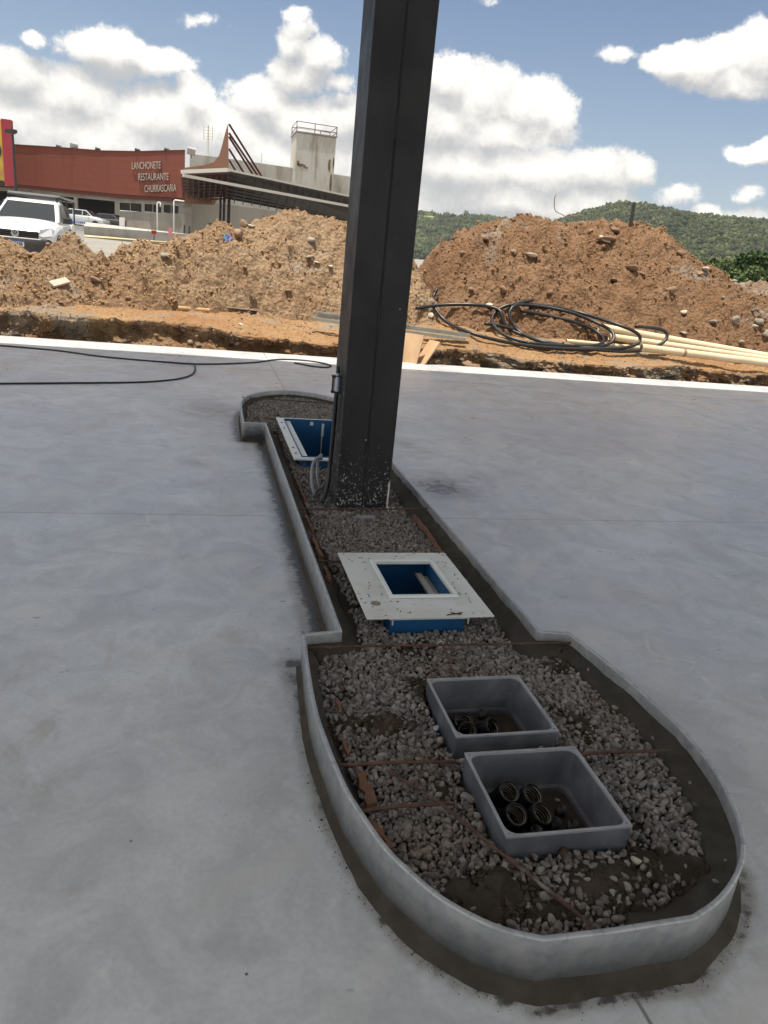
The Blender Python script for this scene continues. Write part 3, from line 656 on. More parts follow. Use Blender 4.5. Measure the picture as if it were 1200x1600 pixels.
bar([(.55, 3.27, .112), (.78, 3.266, .105)], .006, 'short rusty bar at the left behind the white plate')
bar([(.55, 4.03, .112), (.95, 4.02, .118), (1.345, 4.045, .12)], .006, 'rusty bar across the island at the foot of the column')
bar([(.42, 7.27, .125), (.9, 7.25, .12), (1.47, 7.2, .122)], .006, 'rusty bar across the far rounded end of the island')
bar([(.56, 6.42, .118), (.76, 6.36, .112)], .006, 'rusty bar beside the far corner of the open blue box')
LB_ = MB(); LB_.tube([(.925 + .012 * math.cos(a), 2.42, .122 + .012 * math.sin(a)) for a in np.linspace(0, 6.2, 14)], .0022, 6)
tag(LB_.build('tie_wire', M['wire_and_glint']), 'yellowish tie wire looped round the bar before the white plate', 'wire')
# orange broken clay strips along the neck
def strip(pts, wd, ht, label, seed):
    r_ = np.random.default_rng(seed); m_ = MB(); P_ = [Vector(p) for p in pts]; path = []
    for a, b in zip(P_[:-1], P_[1:]):
        k = max(2, int((b - a).length / .02)); path += [a.lerp(b, j / k) for j in range(k)]
    path.append(P_[-1]); vs = []; n = len(path)
    for p in path:
        w_ = wd * .85 * r_.uniform(.45, 1.25); h_ = ht * .55 * r_.uniform(.5, 1.25); dx = r_.uniform(-.004, .004)
        vs += [(p.x + dx - w_ / 2, p.y, p.z - .02), (p.x + dx - w_ / 2, p.y, p.z + h_), (p.x + dx + w_ / 2, p.y + .004, p.z + h_ * .8), (p.x + dx + w_ / 2, p.y, p.z - .02)]
    fs = [tuple(range(4)), tuple((n - 1) * 4 + k for k in range(4))]
    for i in range(n - 1): fs += [(i * 4 + k, i * 4 + (k + 1) % 4, i * 4 + 4 + (k + 1) % 4, i * 4 + 4 + k) for k in range(4)]
    m_.add(vs, fs); return tag(m_.build('clay_fragment', M['clay']), label, 'clay piece', 'orange clay pieces along the edges of the gravel')
strip([(.607, 3.94, .098), (.61, 3.72, .098)], .018, .014, 'thin orange clay sliver at the left edge near the column', 1)
strip([(.598, 3.62, .100), (.60, 3.34, .10)], .026, .016, 'orange clay piece at the left edge of the gravel behind the white plate', 2)
strip([(.60, 3.23, .098), (.602, 3.08, .098)], .022, .012, 'small orange clay piece left of the white plate', 3)
strip([(1.245, 3.97, .100), (1.25, 3.7, .104), (1.235, 3.36, .10)], .020, .018, 'long orange clay strip on the right side behind the white plate', 4)
strip([(.475, 1.735, .095), (.478, 1.60, .10)], .036, .014, 'orange clay piece left of the near gravel between two bars', 5)
strip([(.462, 1.545, .095), (.492, 1.44, .098)], .022, .012, 'orange clay piece below the short bar at the left of the near head', 6)
strip([(.468, 2.11, .092), (.47, 2.04, .095)], .020, .010, 'small orange clay chip at the left edge of the near head', 7)
strip([(.453, 1.90, .092), (.458, 1.83, .095)], .014, .010, 'tiny orange clay chip by the left kerb of the near head', 8)
strip([(.635, 4.75, .092), (.64, 4.25, .095)], .014, .010, 'brown clay sliver left of the column foot', 9)
# ================================================================== grey cable boxes
def tray(cx_, cy_, wx, wy, ztop, label, rz):
    t = empty('cable_box', (cx_, cy_, 0), label, 'cable box', 'grey cable boxes set in the near gravel', rz)
    hx, hy = wx / 2, wy / 2; th = .009; zb_ = -.05
    def rr(hx, hy, r, k=4):
        out = []
        for (sx, sy, a0) in ((1, 1, 0), (-1, 1, 90), (-1, -1, 180), (1, -1, 270)):
            for j in range(k + 1):
                a = math.radians(a0 + 90 * j / k); out.append((sx * (hx - r) + r * math.cos(a), sy * (hy - r) + r * math.sin(a)))
        return out
    def loft(rings, name, mat, capb=False, captop=False, smooth=False):
        m_ = LB(); n = len(rings[0][0]); vs = []
        for (ring, z_) in rings: vs += [(x, y, z_) for x, y in ring]
        fs = []
        for i in range(len(rings) - 1): fs += [(i * n + k, i * n + (k + 1) % n, (i + 1) * n + (k + 1) % n, (i + 1) * n + k) for k in range(n)]
        if capb: fs.append(tuple((len(rings) - 1) * n + k for k in range(n)))
        m_.add(vs, fs); return m_.build(name, mat, t)
    # body: outside wall, inside wall, floor ledge
    loft([(rr(hx * .965, hy * .965, .004), zb_), (rr(hx * .985, hy * .985, .004), ztop - .004), (rr(hx - th, hy - th, .03), ztop - .004), (rr(hx - th - .012, hy - th - .012, .028), .045), (rr(hx - th - .024, hy - th - .024, .024), .042), (rr(hx - th - .026, hy - th - .026, .024), -.02)], 'body', M['cbox'], capb=False)
    loft([(rr(hx * .99, hy * .99, .003), ztop - .007), (rr(hx, hy, .003), ztop), (rr(hx - th, hy - th, .032), ztop), (rr(hx - th - .001, hy - th - .001, .032), ztop - .007)], 'rim', M['crim'])
    f_ = LB(); f_.box((0, 0, .014), (wx - .05, wy - .05, .03)); o = f_.build('soil_floor', M['soilbed'], t)
    for (sx, sy) in ((1, 1), (-1, 1), (-1, -1), (1, -1)):
        LB().lathe((sx * (hx - .013), sy * (hy - .013), ztop - .003), [(.0035, 0), (.0035, .0045), (.001, .0052)], 8).build('screw_hole', M['notch'], t)
    return t
trayB = tray(.9495, 1.541, .357, .340, .163, 'nearest grey plastic cable box with four coiled hose ends inside', -.012)
trayA = tray(.9475, 1.956, .343, .330, .160, 'farther grey plastic cable box standing behind the nearest one', -.004)
def duct(px, py, z_, r, tilt, label, group):
    """open corrugated black duct end; pale coil inside imitates light glinting on the ribs"""
    c_ = atz(px, py, z_); t = empty('corrugated_duct', c_, label, 'duct end', group); ax = Vector(tilt).normalized()
    prof = []; L_ = .075; n = 16
    for i in range(n + 1): prof.append((r * (1.0 + (.07 if i % 2 else -.02)), -L_ + L_ * i / n))
    m_ = LB(); vs = []; fs = []
    prof += [(r * .9, 0)] + [(r * (.88 + (.04 if i % 2 else -.04)), -L_ * i / n) for i in range(1, n + 1)]
    m_.lathe((0, 0, 0), prof, 24, ax); m_.build('tube', M['blackpipe'], t, smooth=True)
    u = ax.cross(Vector((0, 1, 0))).normalized(); v_ = ax.cross(u); w_ = LB()
    w_.tube([(u * math.cos(a) + v_ * math.sin(a)) * r * .87 - ax * (.001 + a / 6.2832 * .0115) for a in np.linspace(0, 6.2832 * 6, 150)], .0011, 5)
    w_.build('rib_glint_coil', M['wire_and_glint'], t, smooth=True); return t  # pale coil drawn in place of glints on the inner ribs
G1 = 'corrugated duct ends inside the nearest grey box'
for (px, py, tl, lb) in [(797, 1236, (.12, -.5, .9), 'far left corrugated duct end in the nearest grey box'), (834, 1240, (.25, -.45, .9), 'far right corrugated duct end in the nearest grey box'), (808, 1272, (.08, -.5, .9), 'near left corrugated duct end in the nearest grey box'), (849, 1270, (.28, -.42, .9), 'near right corrugated duct end in the nearest grey box')]:
    duct(px, py, .085, .032, tl, lb, G1)
G2 = 'corrugated duct ends inside the farther grey box'
for (px, py, tl, lb) in [(724, 1126, (-.1, -.5, .9), 'far left corrugated duct end in the farther grey box'), (731, 1143, (0, -.75, .7), 'near left corrugated duct end in the farther grey box'), (771, 1136, (.5, -.6, .7), 'right corrugated duct end in the farther grey box')]:
    duct(px, py, .075, .031, tl, lb, G2)
def stub(px, py, z_, r, label):
    c_ = atz(px, py, z_); m_ = LB(); m_.lathe((0, 0, 0), [(r, -.06), (r, 0), (r * .8, 0), (r * .8, -.05)], 18, (.1, -.25, 1)); o = m_.build('pipe_stub', M['blackpipe'], None, smooth=True); o.location = c_
    return tag(o, label, 'pipe stub', 'small black pipe stubs in the grey boxes')
stub(840, 1296, .062, .017, 'small black pipe stub at the near edge inside the nearest grey box')
stub(870, 1283, .062, .017, 'small black pipe stub right of the ducts in the nearest grey box')
stub(897, 1285, .060, .015, 'rightmost small black pipe stub in the nearest grey box')
stub(880, 1262, .058, .014, 'small black pipe stub behind the others in the nearest grey box')
stub(755, 1112, .060, .014, 'small black pipe stub inside the farther grey box')
for i_, (px, py) in enumerate([(871, 1250), (915, 1262)]): rock('mortar_lump', atz(px, py, .045), .009, M['rockG'], ['small grey crumb on the floor of the nearest grey box behind the pipe stubs', 'small grey crumb at the right on the floor of the nearest grey box'][i_], 'stone chip', seed=20 + i_)
# ================================================================== blue sump with the white plate
s1 = empty('fuel_sump', (.95, 2.92, 0), 'blue sump under a wide white plate with a square opening, in front of the column', 'sump', 'blue fuel sumps in the island')
def frame_ring(name, ox0, ox1, oy0, oy1, ix0, ix1, iy0, iy1, z0, z1, mat, par, bevel=.0015):
    m_ = MB()
    vs = []
    for z_ in (z0, z1):
        vs += [(ox0, oy0, z_), (ox1, oy0, z_), (ox1, oy1, z_), (ox0, oy1, z_), (ix0, iy0, z_), (ix1, iy0, z_), (ix1, iy1, z_), (ix0, iy1, z_)]
    fs = []
    for k in range(4):
        j = (k + 1) % 4
        fs += [(k, j, 4 + j, 4 + k), (8 + k, 8 + j, 12 + j, 12 + k), (k, j, 8 + j, 8 + k), (4 + k, 4 + j, 12 + j, 12 + k)]
    m_.add(vs, fs); return m_.build(name, mat, par, bevel=bevel)
pl = frame_ring('plate', .663, 1.203, 2.572, 3.255, .815, 1.088, 2.765, 3.125, .154, .160, M['grp_white'], s1)
frame_ring('opening_lip', .797, 1.106, 2.744, 3.146, .815, 1.088, 2.765, 3.125, .161, .172, M['grp_edge'], s1, .003)
frame_ring('sump_box', .768, 1.09, 2.605, 3.20, .774, 1.084, 2.611, 3.194, -.5, .150, M['blue'], s1)
MB().b2((.768, 2.605, -.52), (1.09, 3.20, -.50)).build('sump_floor', M['blue'], s1)
frame_ring('flange', .760, 1.098, 2.594, 3.215, .7675, 1.0905, 2.6045, 3.2005, .138, .149, M['grp_edge'], s1)
MB().b2((1.020, 2.77, .100), (1.048, 3.12, .112)).b2((1.058, 2.77, .085), (1.080, 3.12, .095)).build('inner_ledge', M['profile'], s1)
for x_ in (.775, 1.098):
    bk = MB(); bk.add([(x_ - .002, 2.590, .153), (x_ - .002, 2.590, .118), (x_ - .002, 2.612, .153), (x_ + .003, 2.590, .153), (x_ + .003, 2.590, .118), (x_ + .003, 2.612, .153)], [(0, 1, 2), (3, 5, 4), (0, 3, 4, 1), (1, 4, 5, 2), (2, 5, 3, 0)]); bk.build('gusset', M['grp_white'], s1)
ct = Vector((.728, 2.705, .1602)); m_ = MB(); m_.lathe(ct, [(.022, 0), (.021, .0016), (.012, .0025), (.004, .002)], 14); m_.build('mortar_splat', M['rockG'], s1)
tw = MB()
for i in range(75):
    x_ = rng.uniform(.68, 1.19); y_ = rng.uniform(2.59, 3.24)
    if .79 < x_ < 1.11 and 2.73 < y_ < 3.15: continue
    a_ = rng.uniform(0, 3.1); l_ = rng.uniform(.004, .012); tw.beam((x_, y_, .1615), (x_ + l_ * math.cos(a_), y_ + l_ * math.sin(a_), .1615), rng.uniform(.002, .004), .0015)
tw.beam((1.0, 2.585, .162), (1.07, 2.60, .164), .004, .003).beam((1.02, 2.60, .165), (1.06, 2.58, .166), .003, .003)
tag(tw.build('leaf_litter', M['dirt']), 'small brown debris scattered on the white plate', kind='stuff')
# ================================================================== open blue sump behind
s2 = empty('fuel_sump', (.95, 5.6, 0), 'open blue sump with a white flange on its left rim, half behind the column', 'sump', 'blue fuel sumps in the island')
frame_ring('sump_box', .715, 1.195, 5.03, 6.25, .72, 1.19, 5.036, 6.244, -.5, .157, M['blue'], s2)
MB().b2((.715, 5.03, -.52), (1.195, 6.25, -.5)).build('sump_floor', M['blue'], s2)
frame_ring('flange', .655, 1.255, 4.985, 6.215, .712, 1.198, 5.027, 6.253, .148, .154, M['grp_edge'], s2) if 0 else None
frame_ring('flange', .655, 1.255, 4.985, 6.30, .7135, 1.1965, 5.0285, 6.2515, .138, .151, M['grp_edge'], s2)
MB().b2((.722, 5.04, .128), (.765, 6.235, .138)).build('inner_ledge', M['grp_edge'], s2)
MB().b2((.768, 5.04, .108), (1.188, 5.075, .118)).build('inner_ledge', M['blue'], s2)
for y_ in (5.12, 5.28, 5.9, 6.1): MB().lathe((.683, y_, .151), [(.009, 0), (.009, .005), (.004, .007)], 8).build('bolt', M['notch'], s2)
tr = MB(); c_ = at(487, 662, 6.24); tr.box((c_.x, 6.238, c_.z), (.028, .006, .03)); c_ = at(504, 672, 6.24); tr.box((c_.x, 6.238, c_.z), (.02, .006, .11)); tr.box((c_.x - .003, 6.2385, c_.z - .2), (.007, .005, .3))
tr.build('resin_drip', M['grp_white'], s2)
# ================================================================== column
col = empty('steel_column', (.987, 4.384, 0), 'tall dark grey box column of two steel channels, white paint spattered at its foot', 'column')
x0, x1, y0, y1 = .823, 1.151, 4.219, 4.55; xm = .9865; ZT = 6.2
cm = MB(); g_ = .0045
cm.b2((x0, y0, .03), (xm - g_, y1, ZT)); cm.b2((xm + g_, y0, .03), (x1, y1, ZT)); cm.build('channel_pair', M['column'], col, bevel=.006, seg=3)
sm = MB(); sm.b2((xm - .006, y0 + .004, .03), (xm + .006, y1 - .004, ZT)); sm.build('seam', M['seam'], col)
wd = MB()
for (pa, pb) in ((517, 480), (212, 174), (728, 700)):
    za, zb_ = at(590, pa, y0).z, at(590, pb, y0).z; wd.b2((xm - .0055, y0 - .0015, za), (xm + .0055, y0 + .02, zb_))
wd.b2((xm - .0055, y0 - .0015, 3.4), (xm + .0055, y0 + .02, 3.6)).build('weld', M['column'], col, bevel=.0015)
MB().b2((.78, 4.17, .045), (1.195, 4.60, .062)).build('base_plate', M['column'], col)
# cable conduit up the left side
cz = at(523, 597, 4.38)
cx_ = .805
cond = empty('conduit', (cx_, 4.36, 0), 'black flexible conduit clipped up the left side of the column', 'conduit')
ct = at(522, 612, 4.36)
pth = [(.745, 4.24, .085), (.762, 4.28, .10), (.785, 4.33, .17), (.796, 4.36, .28), (.800, 4.36, .45), (.802, 4.36, ct.z)]
P_ = catmull([np.array(p) for p in pth], .03) + [np.array(pth[-1])]
m_ = MB(); m_.tube(P_, .0135, 10); m_.build('tube', M['blackpipe'], cond, smooth=True)
MB().lathe((.802, 4.36, ct.z + .005), [(.019, 0), (.019, .085), (.012, .09), (.012, .105)], 16).build('silver_fitting', M['connector'], cond, smooth=False)
MB().box((.800, 4.36, ct.z + .0), (.062, .03, .013)).box((.800, 4.36, ct.z + .09), (.062, .03, .013)).box((.776, 4.36, ct.z + .045), (.008, .02, .08)).build('clamp', M['blackplast'], cond)
MB().tube([(.802, 4.36, ct.z + .1), (.806, 4.36, ct.z + .125), (.805, 4.37, ct.z + .15)], [.010, .008, .006], 8).build('plug', M['seam'], cond)
hz_ = MB(); hp = catmull([np.array(v) for v in [(.712, 4.36, .085), (.700, 4.42, .16), (.715, 4.52, .235), (.755, 4.6, .262), (.80, 4.66, .24)]], .02)
hz_.tube(hp, .011, 10); tag(hz_.build('hose', M['hose'], smooth=True), 'grey hose arching out of the gravel left of the column foot', 'hose')
MB().tube([(.713, 4.35, .07), (.711, 4.37, .105)], .014, 10)
h2 = MB(); hp = catmull([np.array(v) for v in [(.765, 4.50, .09), (.752, 4.55, .18), (.765, 4.62, .25), (.80, 4.68, .27)]], .02)
h2.tube(hp, .010, 10); tag(h2.build('hose', M['hose'], smooth=True), 'second pale hose tucked close behind the black conduit', 'hose')
pp = MB(); c_ = atz(571, 809, .066); pp.tube([c_ + Vector((-.055, 0, 0)), c_ + Vector((.055, .004, 0))], .014, 12)
o = pp.build('pipe_piece', M['hose'], smooth=True, bevel=.003); tag(o, 'short grey pipe piece half sunk in the gravel before the column', 'pipe piece')
# ================================================================== cables on the slab
def cable(pts, r, label, z_=.010):
    P_ = [np.array(atz(px, py, z_)) for px, py in pts]; P_ = catmull(P_, .08) + [P_[-1]]
    m_ = MB(); m_.tube(P_, r, 8); return tag(m_.build('power_cable', M['cable'], smooth=True), label, 'cable', 'black cables lying on the slab')
cable([(-120, 532), (-40, 537), (0, 540), (50, 544), (100, 549), (150, 556), (200, 561), (250, 565), (300, 568.5), (350, 568.5), (400, 566), (425, 562.5), (445, 561.5), (475, 563), (500, 566.5), (517, 571), (510, 574), (490, 572.5), (460, 567)], .011, 'black cable running along the far side of the slab and looping by the column')
cable([(304, 570), (305, 577), (300, 585), (285, 590.5), (262, 594), (220, 597), (160, 598), (90, 598.5), (30, 599), (-60, 600)], .010, 'black cable curving back across the slab at the left')
# ================================================================== canopy overhead (out of frame, it shades the slab)
CXA, CXB, CYA = -7.5, 13.0, -8.0
can = empty('forecourt_canopy', (2, 2, 6.2), 'white station canopy roof carried by the column above the slab', 'canopy')
YC = 10.72 - 6.1 / math.tan(SUN_EL) * math.cos(math.radians(70))
MB().b2((CXA, CYA, 6.2), (CXB, YC, 6.24)).build('ceiling_sheet', M['canopy'], can)
fa = MB(); fa.b2((CXA - .1, YC, 6.10), (CXB + .1, YC + .08, 7.0)).b2((CXA - .1, CYA - .1, 6.10), (CXB + .1, CYA - .02, 7.0)).b2((CXA - .1, CYA, 6.10), (CXA - .02, YC - .02, 7.0)).b2((CXB + .02, CYA, 6.10), (CXB + .1, YC - .02, 7.0)); fa.build('fascia', M['canopy'], can)
MB().b2((CXA, CYA, 6.9), (CXB, YC, 6.94)).build('roof_sheet', M['canopy'], can)
# ================================================================== earth beyond the slab
def interp(x, pts): 
    p = np.array(pts, float); return np.interp(x, p[:, 0], p[:, 1])
BT = [(-9, .30), (-2.5, .29), (-.1, .30), (.9, .22), (1.9, .15), (2.6, .18), (4, .22), (6.3, .16), (8.8, .20), (22, .22)]      # height of the cut bank
def ground_h(X, Y):
    X = np.asarray(X, float); Y = np.asarray(Y, float)
    z_ = interp(X, BT) + np.clip((Y - 11.9) * .075, 0, .16) + np.clip((Y - 12.15) * .35, 0, .18) * np.clip((X - 3) / 1.5, 0, 1) + (fbm(P3(X, Y), 1.1, 5).reshape(X.shape) - .5) * .16 + (fbm(P3(X, Y), 5, 5, .65).reshape(X.shape) - .5) * .11
    return z_
xs = np.arange(-9, 22, .035); nB = 26
rowsY = []; rowsZ = []
top = None
base = ground_h(xs, np.full_like(xs, 12.1))
for k in range(nB):
    t = k / (nB - 1)
    crumb = (fbm(np.column_stack([xs * 1.0, np.full_like(xs, t * .5), np.zeros_like(xs)]), 2.6, 6, .62) - .5)
    crumb2 = (fbm(np.column_stack([xs, np.full_like(xs, t * .42), np.full_like(xs, 4.)]), 8, 5, .65) - .5)
    over = .13 * math.sin(t * math.pi)                       # undercut hollows below the lip
    y_ = 11.76 + .10 * t + crumb * .62 * (1 - .45 * t) + crumb2 * .22 + .15 * np.where(xs > 2.4, .25, 1) * math.sin(min(1, t * 1.25) * math.pi) * (.5 + 2.2 * np.clip(crumb + .05, 0, .3)) - .10 * (t > .8) * (.5 + crumb)
    y_ = np.where((xs > 2.9) & (xs < 4.2), np.maximum(y_, 11.80), y_); rowsY.append(np.maximum(y_, 11.63)); rowsZ.append(-.06 + (base + .06) * t + crumb2 * .05 * math.sin(t * math.pi))
y0r = rowsY[-1]
for k in range(1, 150):
    t = k * .05
    yy = y0r * 1.0 + t; rowsY.append(yy); rowsZ.append(ground_h(xs, yy))
V = np.stack([np.tile(xs, len(rowsY)), np.concatenate(rowsY), np.concatenate(rowsZ)], 1)
gmat = [M['ground'], M['bank']]
gfc = grid_faces(len(xs), len(rowsY))
gr = mesh_np('ground', V, gfc, gmat); gr.data.polygons.foreach_set('material_index', (np.arange(len(gfc)) < (len(xs) - 1) * (nB + 2)).astype(np.int32))
tag(gr, 'orange earth platform with a rough cut bank beside the slab', kind='structure')
# ---- heaps
def ridge(pts, slope, foot):
    """photo outline -> (x, ridge y, z): farther back where the heap is higher"""
    out = []
    for px, py in pts:
        Y = 15.5
        for _ in range(8):
            p_ = at(px, py, Y); Y = interp(p_.x, foot) + max(.3, (p_.z - .35)) * slope
        p_ = at(px, py, Y); out.append((p_.x, Y, p_.z))
    return np.array(out)
FOOT = [(-9, 12.2), (-2.6, 12.3), (-1.6, 12.9), (0, 13.3), (1.2, 13.8), (2.6, 14.0), (4.2, 13.3), (5.5, 12.9), (8, 12.8), (12, 12.8), (20, 12.6)]
def heap(name, pts, slope, foot, mat, label, x0, x1, seed, amp=1., dy=0., res=.034, tl=.9):
    rd = ridge(pts, slope, foot); rd = rd[np.argsort(rd[:, 0])]
    xs = np.arange(x0, x1, res); ry = np.interp(xs, rd[:, 0], rd[:, 1]); rz = np.interp(xs, rd[:, 0], rd[:, 2]); fy = interp(xs, foot) - .1
    # taper the ends down
    e = np.clip((xs - x0) / tl, 0, 1) * np.clip((x1 - xs) / .9, 0, 1); e = e * e * (3 - 2 * e); rz = .2 + (rz - .2) * e
    ts_ = np.concatenate([np.linspace(-.08, 1.0, 112), np.linspace(1.03, 2.1, 34)])
    V = []
    for t in ts_:
        if t <= 1: y_ = fy + (ry - fy) * t; prof = np.sin(np.clip(t, 0, 1) * math.pi / 2) ** 1.05 if t > 0 else t * 1.2
        lin_ = np.clip((-xs - .6) / 1.0, 0, 1) if seed == 1 else 0.
        if 0 < t <= 1: prof = prof * (1 - lin_) + lin_ * t
        else: y_ = ry + (ry - fy) * (t - 1) * 1.1 + .02; prof = math.cos(min(t - 1, 1.1) * math.pi / 2)
        z0 = .22
        V.append(np.stack([xs, y_, z0 + (rz - z0) * prof], 1))
    V = np.concatenate(V); q_ = V * [1, 1, .6] + seed * 10
    edge = np.clip((V[:, 2] - .15) / .25, 0, 1)
    rdg = 1 - np.abs(fbm(q_, .9, 4) * 2 - 1)
    hgt = ((fbm(q_, 1.3, 5, .6) - .5) * .5 + (rdg - .75) * .3) * np.where(V[:, 0] < -1, .35, 1) + (fbm(q_, 4.5, 4, .66) - .5) * .24 + (fbm(q_, 13, 3, .7) - .5) * .075 - .03
    pit = np.clip(fbm(q_ + 7, 6, 3, .6) - .60, 0, 1); hgt -= pit * .9
    bil = np.abs(fbm(q_ + 33, 2.4, 4, .6) - .5) * 2; hgt += (bil - .25) * .34 * np.where(V[:, 0] < -1, .4, 1); hgt += (fbm(q_ + 20, 28, 2, .6) - .5) * .035; V[:, 2] += hgt * amp * edge; V[:, 1] -= (fbm(q_ + 50, 4, 4, .6) - .5) * .2 * amp
    V[:, 1] += dy
    o = mesh_np(name, V, grid_faces(len(xs), len(ts_)), mat, smooth=False); tag(o, label, 'earth heap', 'spoil heaps beyond the slab'); return V, len(xs), len(ts_)
LP = [(-240, 372), (-120, 366), (-60, 362), (0, 370), (22, 376), (45, 391), (62, 394), (80, 382), (98, 369), (115, 368), (132, 383), (150, 394), (166, 399), (182, 386), (215, 370), (262, 366), (300, 358), (345, 348), (372, 352), (402, 342), (430, 343), (452, 333), (476, 335), (492, 347), (512, 349), (540, 350), (580, 362), (610, 385), (640, 410)]
RP = [(560, 440), (600, 415), (640, 392), (662, 386), (700, 378), (716, 372), (734, 359), (762, 343), (800, 339), (832, 336), (852, 348), (880, 351), (905, 345), (940, 350), (962, 356), (985, 349), (1012, 357), (1040, 370), (1062, 384), (1085, 402), (1110, 418), (1135, 436), (1160, 452), (1200, 470), (1260, 500)]
GP = [(1010, 520), (1040, 500), (1075, 478), (1105, 458), (1135, 446), (1165, 440), (1200, 438), (1260, 436), (1330, 450), (1420, 470)]
hl = heap('earth_heap', LP, 1.35, FOOT, M['earthL'], 'long tan earth heap on the left in front of the pickup and the red building', -8.5, 4.9, 1, 1.0)
hr = heap('earth_heap', RP, 1.35, FOOT, M['earthR'], 'tall reddish brown earth heap right of the column with a dark stake on top', 3.9, 16.0, 2, .9, .05)
hg = heap('earth_heap', GP, 1.6, [(9, 13.2), (12, 13.0), (20, 12.7)], M['earthG'], 'low stony grey brown earth heap at the right edge behind the cream pipes', 9.0, 21, 3, .8, tl=3.2)
# ---- where a photo ray meets heap or ground
from mathutils.bvhtree import BVHTree
bpy.context.view_layer.update()
_bv = []
for o in [gr] + [o for o in C.objects if o.name.startswith('earth_heap')]:
    me = o.data; _bv.append(BVHTree.FromPolygons([v.co[:] for v in me.vertices], [p.vertices[:] for p in me.polygons]))
def hit(px, py):
    r = Vector(ray(px, py)).normalized(); best = None
    for b in _bv:
        h = b.ray_cast(Vector((0, 0, H)), r)
        if h[0] is not None and (best is None or h[3] < best[1]): best = (h[0], h[3], h[1])
    return best[0] if best else at(px, py, 14)
# ---- clods
def clods(src, n, mat, name, label, smin, smax, seed, ymax=2.0, grey=False):
    V, nx, nt = src; G = V.reshape(nt, nx, 3)
    i = rng.integers(0, nt - 30, n); j = rng.integers(2, nx - 2, n)
    dens = fbm(G[i, j] + seed, 1.2, 3); k = dens > rng.uniform(.25, .62, n); i, j = i[k], j[k]
    p = G[i, j] + rng.normal(0, .02, (len(i), 3)); s_ = smin * (smax / smin) ** (rng.random(len(i)) ** 5)
    p = p[(p[:, 2] > .3)]; s_ = s_[:len(p)]; p[:, 2] += s_ * .15
    return tag(scatter(name, p, s_, shp1, fc1, mat), label, kind='stuff')
M['clodL'] = pmat('tan_clods', (.33, .215, .12), .95, 0, (.27, .165, .085), 3, (.3, .7), .5, 40, spec=.1, island=.2)
M['clodR'] = pmat('brown_clods', (.25, .155, .085), .95, 0, (.18, .105, .06), 3, (.3, .7), .5, 40, spec=.1, island=.25)
M['clodG'] = pmat('stony_clods', (.26, .19, .135), .95, 0, (.20, .145, .10), 3, (.3, .7), .5, 40, spec=.1, island=.25)
clods(hl, 27000, M['clodL'], 'tan_clods', 'loose tan clods over the left earth heap', .008, .046, 1)
clods(hr, 32000, M['clodR'], 'brown_clods', 'loose brown clods over the right earth heap', .008, .048, 2)
clods(hg, 16000, M['clodG'], 'stony_clods', 'loose stony clods over the low heap at the right edge', .008, .045, 3)
n = 9000; X = rng.uniform(-6, 14, n); t_ = rng.random(n) ** 1.3; Y = 11.8 + t_ * 3.0
k = fbm(P3(X, Y), 1.3, 4) > rng.uniform(.34, .7, n); X, Y = X[k], Y[k]
p = np.column_stack([X, Y, ground_h(X, Y)]); s_ = .006 * (6.5 ** (rng.random(len(X)) ** 2.6))
tag(scatter('gravelly_debris', p, s_, shp1, fc1, M['clodG']), 'small stones and crumbs over the earth platform and bank', kind='stuff')
n = 5200; jj = rng.integers(0, nB + 3, n); ii = rng.integers(30, len(xs := np.arange(-9, 22, .035)) - 30, n)
Vg = np.stack([np.stack(rowsY), np.stack(rowsZ)], 0); p = np.column_stack([xs[ii], Vg[0][jj, ii] - .01, Vg[1][jj, ii]])
k = fbm(p, 2.2, 4) > rng.uniform(.35, .65, n); p = p[k]; p = p[p[:, 1] > 11.64]
tag(scatter('bank_clods', p, .009 * (6 ** (rng.random(len(p)) ** 2.4)), shp1, fc1, M['clodG']), 'crumbling clods on the face of the cut bank', kind='stuff')
# ---- separate stones
def put(px, py, size, mat, label, group, seed, flat=.7, cat='stone', up=.08):
    p_ = hit(px, py); sc = size * Vector(p_ - Vector((0, 0, H))).length / F
    return rock('loose_stone', p_ + Vector((0, -sc * .3, sc * up * flat)), sc, M[mat], label, cat, group, seed, flat)
for i, (px, py, sz, f_, lb) in enumerate([(802, 393, 6, .6, 'square brown block left of the pale chip high on the tall right heap'), (722, 396, 5, .7, 'brown stone on the left shoulder of the tall right heap'), (858, 458, 6, .8, 'brown stone below the middle of the tall right heap, left of the orange lump'),
        (785, 452, 7, .9, 'brown lump left of the middle of the tall right heap above the pipe coil'), (1047, 455, 8, 1, 'upright pale brown block low on the right side of the tall heap'), (985, 418, 10, .5, 'wide brown stone right of the middle of the tall right heap'),
        (1002, 428, 6, .5, 'brown stone touching the wide one on the tall right heap'), (905, 351, 7, .6, 'dark brown stone on the crest of the tall right heap left of the concrete crust'), (942, 374, 15, .35, 'broad cracked brown crust near the top of the tall right heap'),
        (958, 360, 8, .5, 'small slab above the cracked crust at the top of the tall right heap'), (923, 362, 8, .5, 'leaning brown slab left of the cracked crust on the tall right heap'), (1092, 428, 6, .6, 'reddish stone at the right foot of the tall heap below the green bush'), (1063, 396, 7, .6, 'brown stone at the right shoulder of the tall heap'),
        (736, 452, 5, .7, 'brown stone near the left foot of the tall right heap'), (758, 374, 6, .5, 'brown stone in the upper left of the tall right heap')]):
    put(px, py, sz, 'rockB', lb, 'brown stones lying on the tall heap right of the column', 40 + i, f_)
GW = 'pale rubble pieces on the tall heap right of the column'
